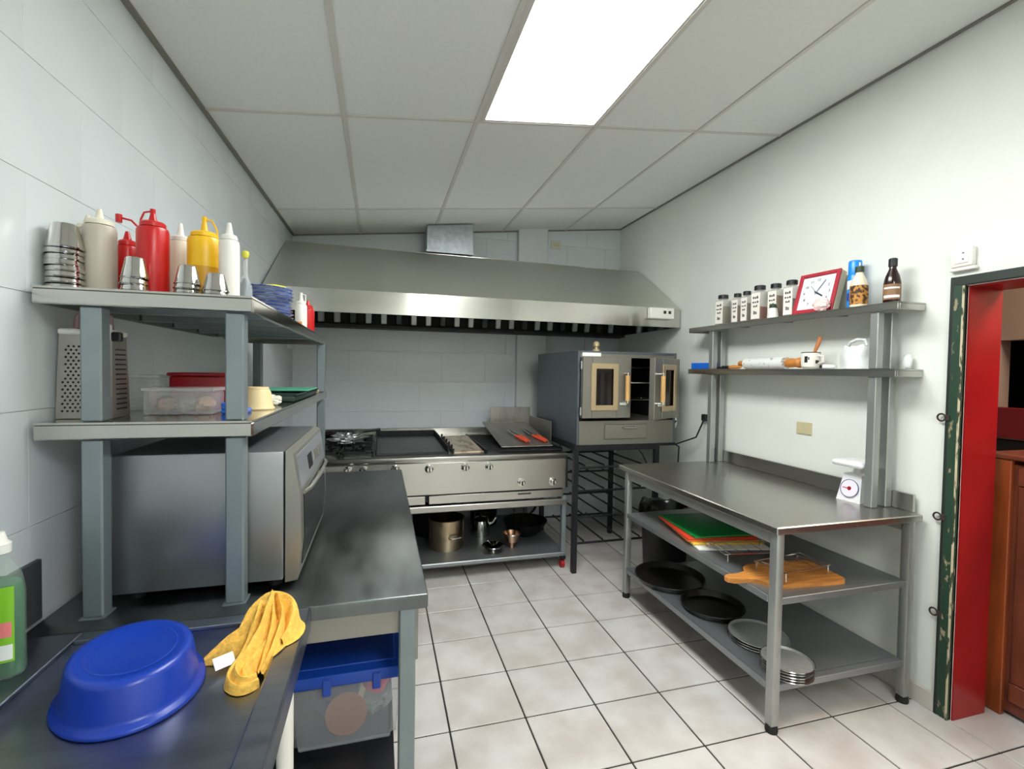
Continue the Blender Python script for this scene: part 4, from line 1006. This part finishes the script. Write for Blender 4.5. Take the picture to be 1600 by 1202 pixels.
t = thing('teal_board', 'thin teal cutting board lying on the dark green tray', 'cutting board', (-.725, -.70, Z+.0305))
MB().box(-.11, .11, -.17, .17, .0, .008, bev=.003).build('board', teal, t)
t = thing('wooden_paddle', 'tan wooden paddle at the far end of middle left shelf by the post', 'paddle', (-.66, -.36, Z), .05)
MB().box(-.03, .03, -.13, .06, .0005, .014, bev=.004).build('blade', tan, t)
MB().box(-.012, .012, .06, .15, .0005, .014, bev=.004).build('handle', tan, t)

# ------------------------------------------------------------------ microwave
mw = thing('microwave', 'large silver microwave under the left shelf rack', 'microwave', (-.745, -1.495, CZ))
MX0, MX1, MY0, MY1, MZ0, MZ1 = -.215, .195, -.308, .31, .026, .392
MB().box(MX0, MX1, MY0, MY1, MZ0, MZ1, bev=.006, seg=2).build('casing', mwst, mw)
MB().prism([(MX1+.004, MZ0-.006), (MX1+.036, MZ0-.002), (MX1+.046, .13), (MX1+.044, .25), (MX1+.024, MZ1-.01), (MX1+.004, MZ1)], MY0, MY1, 'y').build('front_frame', mwfront, mw)
def fp(y0, y1, z0, z1, th=.004):   # plates on the bulging front (quad strips)
    def fx(z): 
        zs = [(MZ0-.002, MX1+.036), (.13, MX1+.046), (.25, MX1+.044), (MZ1-.01, MX1+.024)]
        for (a, xa), (b, xb) in zip(zs, zs[1:]):
            if z <= b: return xa+(xb-xa)*(z-a)/(b-a)
        return zs[-1][1]
    m_ = MB(); zz = [z0]+[k for k in (.13, .25) if z0 < k < z1]+[z1]
    for a, b in zip(zz, zz[1:]):
        m_.hexa([(fx(a)+.0004, y0, a), (fx(a)+th, y0, a), (fx(a)+th, y1, a), (fx(a)+.0004, y1, a), (fx(b)+.0004, y0, b), (fx(b)+th, y0, b), (fx(b)+th, y1, b), (fx(b)+.0004, y1, b)])
    return m_
fp(MY0+.03, MY1-.03, .275, .372, .003).build('control_panel', mwpanel, mw)
fp(MY0+.20, MY0+.28, .30, .345, .005).build('display', black_cap, mw)
for q in range(3): fp(MY0+.33+q*.06, MY0+.365+q*.06, .305, .34, .0055).build('button', mwfront, mw)
fp(MY0+.05, MY1-.05, .05, .255, .003).build('door_glass', mat('microwave_glass', (24, 25, 28), .08, 0, spec=.6), mw)
MB().tube([(MX1+.046, MY0+.05, .262), (MX1+.058, MY0+.10, .264), (MX1+.064, 0, .266), (MX1+.058, MY1-.10, .264), (MX1+.046, MY1-.05, .262)], .006, 8).build('handle', mwfront, mw)
for x in (MX0+.04, MX1-.03):
    for y in (MY0+.05, MY1-.05): MB().cyl((x, y, .0003), (x, y, MZ0), .018, n=12).build('foot', rubber, mw)

# ------------------------------------------------------------------ sink with drainboard
SKY0, SKY1 = -2.95, -1.932
sx0, sx1 = wl(-2.9)+.025, -.462
ix0, ix1, iy0, iy1, RZ, TRZ = -.955, -.512, SKY0+.05, -1.972, .882, .847
sk = thing('sink_unit', 'scratched steel sink drainboard with raised rim at the lower left', 'sink', (-.77, -2.44, 0))
T0 = Tr(.77, 2.44, 0)
P(MB().box(ix0, ix1, iy0, iy1, TRZ-.006, TRZ), 'drainboard', sinkst, sk)
P(MB().box(sx0, ix0, SKY0, SKY1, RZ-.01, RZ, bev=.002).box(ix0, ix1, iy1, SKY1, RZ-.01, RZ, bev=.002).box(ix1, sx1, SKY0, SKY1, RZ-.01, RZ, bev=.003).box(ix0, ix1, SKY0, iy0, RZ-.01, RZ, bev=.002), 'rim', sinkst, sk)
P(MB().box(ix0-.004, ix0, iy0, iy1, TRZ-.006, RZ-.010).box(ix1, ix1+.004, iy0, iy1, TRZ-.006, RZ-.010).box(ix0, ix1, iy1, iy1+.004, TRZ-.006, RZ-.010).box(ix0, ix1, iy0-.004, iy0, TRZ-.006, RZ-.010), 'basin_wall', sinkst, sk)
P(MB().box(sx1-.004, sx1, SKY0, SKY1, RZ-.06, RZ-.0101).box(sx0, sx1-.004, SKY1-.004, SKY1, RZ-.06, RZ-.0101), 'skirt', sinkst, sk)
P(MB().box(sx0-.012, sx0+.003, SKY0, -1.835, RZ+.0005, 1.03, bev=.002), 'backsplash', mat('dull_backsplash', (92, 92, 98), .55, .6), sk)
for x in (sx0+.05, sx1-.05):
    for y in (SKY1-.06, SKY0+.08): P(MB().cyl((x, y, 0), (x, y, TRZ-.007), .02, n=16), 'leg', white_pl if x > -.7 else galv, sk)
# blue oval basin upside down
bt_ = thing('blue_basin', 'blue oval plastic basin turned upside down on the drainboard', 'basin', (-.772, -2.130, TRZ), radians(-63))
A, B = .152, .123
prof = [(1.0, .0008), (1.015, .004), (1.0, .009), (.93, .012), (.905, .02), (.84, .074), (.80, .084), (.70, .085), (.68, .0835), (0, .0835)]
m_ = MB().lathe(prof, None, 56, A, B); m_.build('shell', blue_tub, bt_, sharp=60)
MB().lathe([(.62, .0838), (.60, .0848), (.58, .0838)], None, 48, A, B).build('base_ridge', blue_tub, bt_)
# yellow cloth
cl = thing('yellow_cloth', 'crumpled yellow cloth with white tag lying against the sink rim', 'cloth', (-.555, -2.055, TRZ))
def cr(P, k=7):
    P = [Vector(p) for p in P]; o = []
    for i in range(len(P)-1):
        a = P[max(i-1, 0)]; b, c = P[i], P[i+1]; d = P[min(i+2, len(P)-1)]
        for t_ in range(k):
            t = t_/k; o.append(.5*((2*b)+(c-a)*t+(2*a-5*b+4*c-d)*t*t+(3*b-a-3*c+d)*t**3))
    return o+[P[-1]]
# each drape: points (x, y, half width, ridge height, number of lengthwise folds)
drapes = [([(-.662, -2.074, .010, .014), (-.636, -2.064, .026, .030), (-.602, -2.052, .034, .050), (-.562, -2.036, .036, .075), (-.535, -2.03, .034, .09)], 2.0, .2, 0),
 ([(-.534, -2.178, .014, .020), (-.556, -2.192, .018, .026), (-.573, -2.166, .024, .034), (-.562, -2.128, .030, .044), (-.548, -2.09, .038, .066), (-.54, -2.05, .040, .100), (-.54, -2.02, .036, .105)], 2.0, .25, 0),
 ([(-.600, -2.045, .018, .050), (-.578, -2.018, .030, .085), (-.548, -2.006, .034, .112), (-.515, -2.012, .034, .108), (-.492, -2.035, .032, .088), (-.490, -2.075, .026, .062), (-.502, -2.10, .016, .045)], 1.0, .14, .3),
 ([(-.535, -2.015, .030, .104), (-.520, -2.05, .030, .092), (-.516, -2.09, .028, .066), (-.522, -2.13, .022, .036), (-.532, -2.158, .010, .016)], 2.0, .22, .5)]
m_ = MB()
for pts, nf, amp, ph in drapes:
    xy = cr([(p[0], p[1], 0) for p in pts]); wh = cr([(p[2], p[3], 0) for p in pts]); n_ = len(xy)
    def f(u, v):
        i = min(int(round(u*(n_-1))), n_-1)
        t = xy[min(i+1, n_-1)]-xy[max(i-1, 0)]; t.normalize(); sd = Vector((t.y, -t.x, 0))
        q = v*2-1; w_, h_ = wh[i].x, wh[i].y
        z = h_*(max(0, 1-q*q)**.62)*(1+amp*cos((q*nf+ph+.25*sin(u*5))*pi*1.5))
        p = xy[i]+sd*(w_*q*(1+.10*noise.noise(Vector((u*6, q*2, nf)))))
        base = .0375 if p.x > -.512 else .002
        return Vector((p.x+.555, p.y+2.055, max(base, z)))
    m_.grid(f, n_, 26)
co = m_.build('cloth', yellow_c, cl)
me = co.data
for v in me.vertices:
    n1 = noise.noise(v.co*24); n3 = noise.noise(v.co*170)
    v.co += v.normal*(.0028*n1+.0006*n3)
    if v.co.z < .001: v.co.z = .001
me.polygons.foreach_set('use_smooth', [True]*len(me.polygons))
MB().box(-.020, .020, -.013, .013, 0, .001, T=Tr(-.058, -.052, .020) @ Rz(.6) @ Rx(.75)).build('tag', paper, cl)
# dish soap
ds = thing('dish_soap_bottle', 'green dish soap bottle with white cap at the left edge', 'bottle', (-1.026, -2.066, RZ), radians(-25))
MB().lathe([(0, .0005), (.046, .0005), (.05, .008), (.05, .17), (.044, .20), (.02, .235), (.014, .245), (0, .245)], None, 28, 1, .62).build('body', soap_clear, ds)
MB().lathe([(0, .003), (.044, .003), (.0475, .01), (.0475, .165), (.043, .185), (0, .185)], None, 28, 1, .6).build('soap', soap_g, ds)
MB().lathe([(.016, .242), (.019, .244), (.019, .262), (.013, .268), (.009, .285), (0, .286)], None, 18).build('cap', white_pl, ds)
def lab(z0, z1, a0, a1, m, nm, k=1.012):
    MB().lathe([(.05*k, z0), (.05*k, z1)], None, 16, 1, .62, arc=(radians(a0), radians(a1))).build(nm, m, ds)
lab(.035, .185, 200, 345, lab_green, 'label'); lab(.085, .115, 205, 338, lab_pink, 'label_band', 1.02); lab(.04, .07, 310, 340, lab_white, 'label_panel', 1.02)
lab(.168, .185, 210, 310, lab_red, 'label_band', 1.022); lab(.125, .15, 215, 280, lab_white, 'label_patch', 1.02); lab(.13, .142, 225, 275, lab_dk, 'label_mark', 1.028)
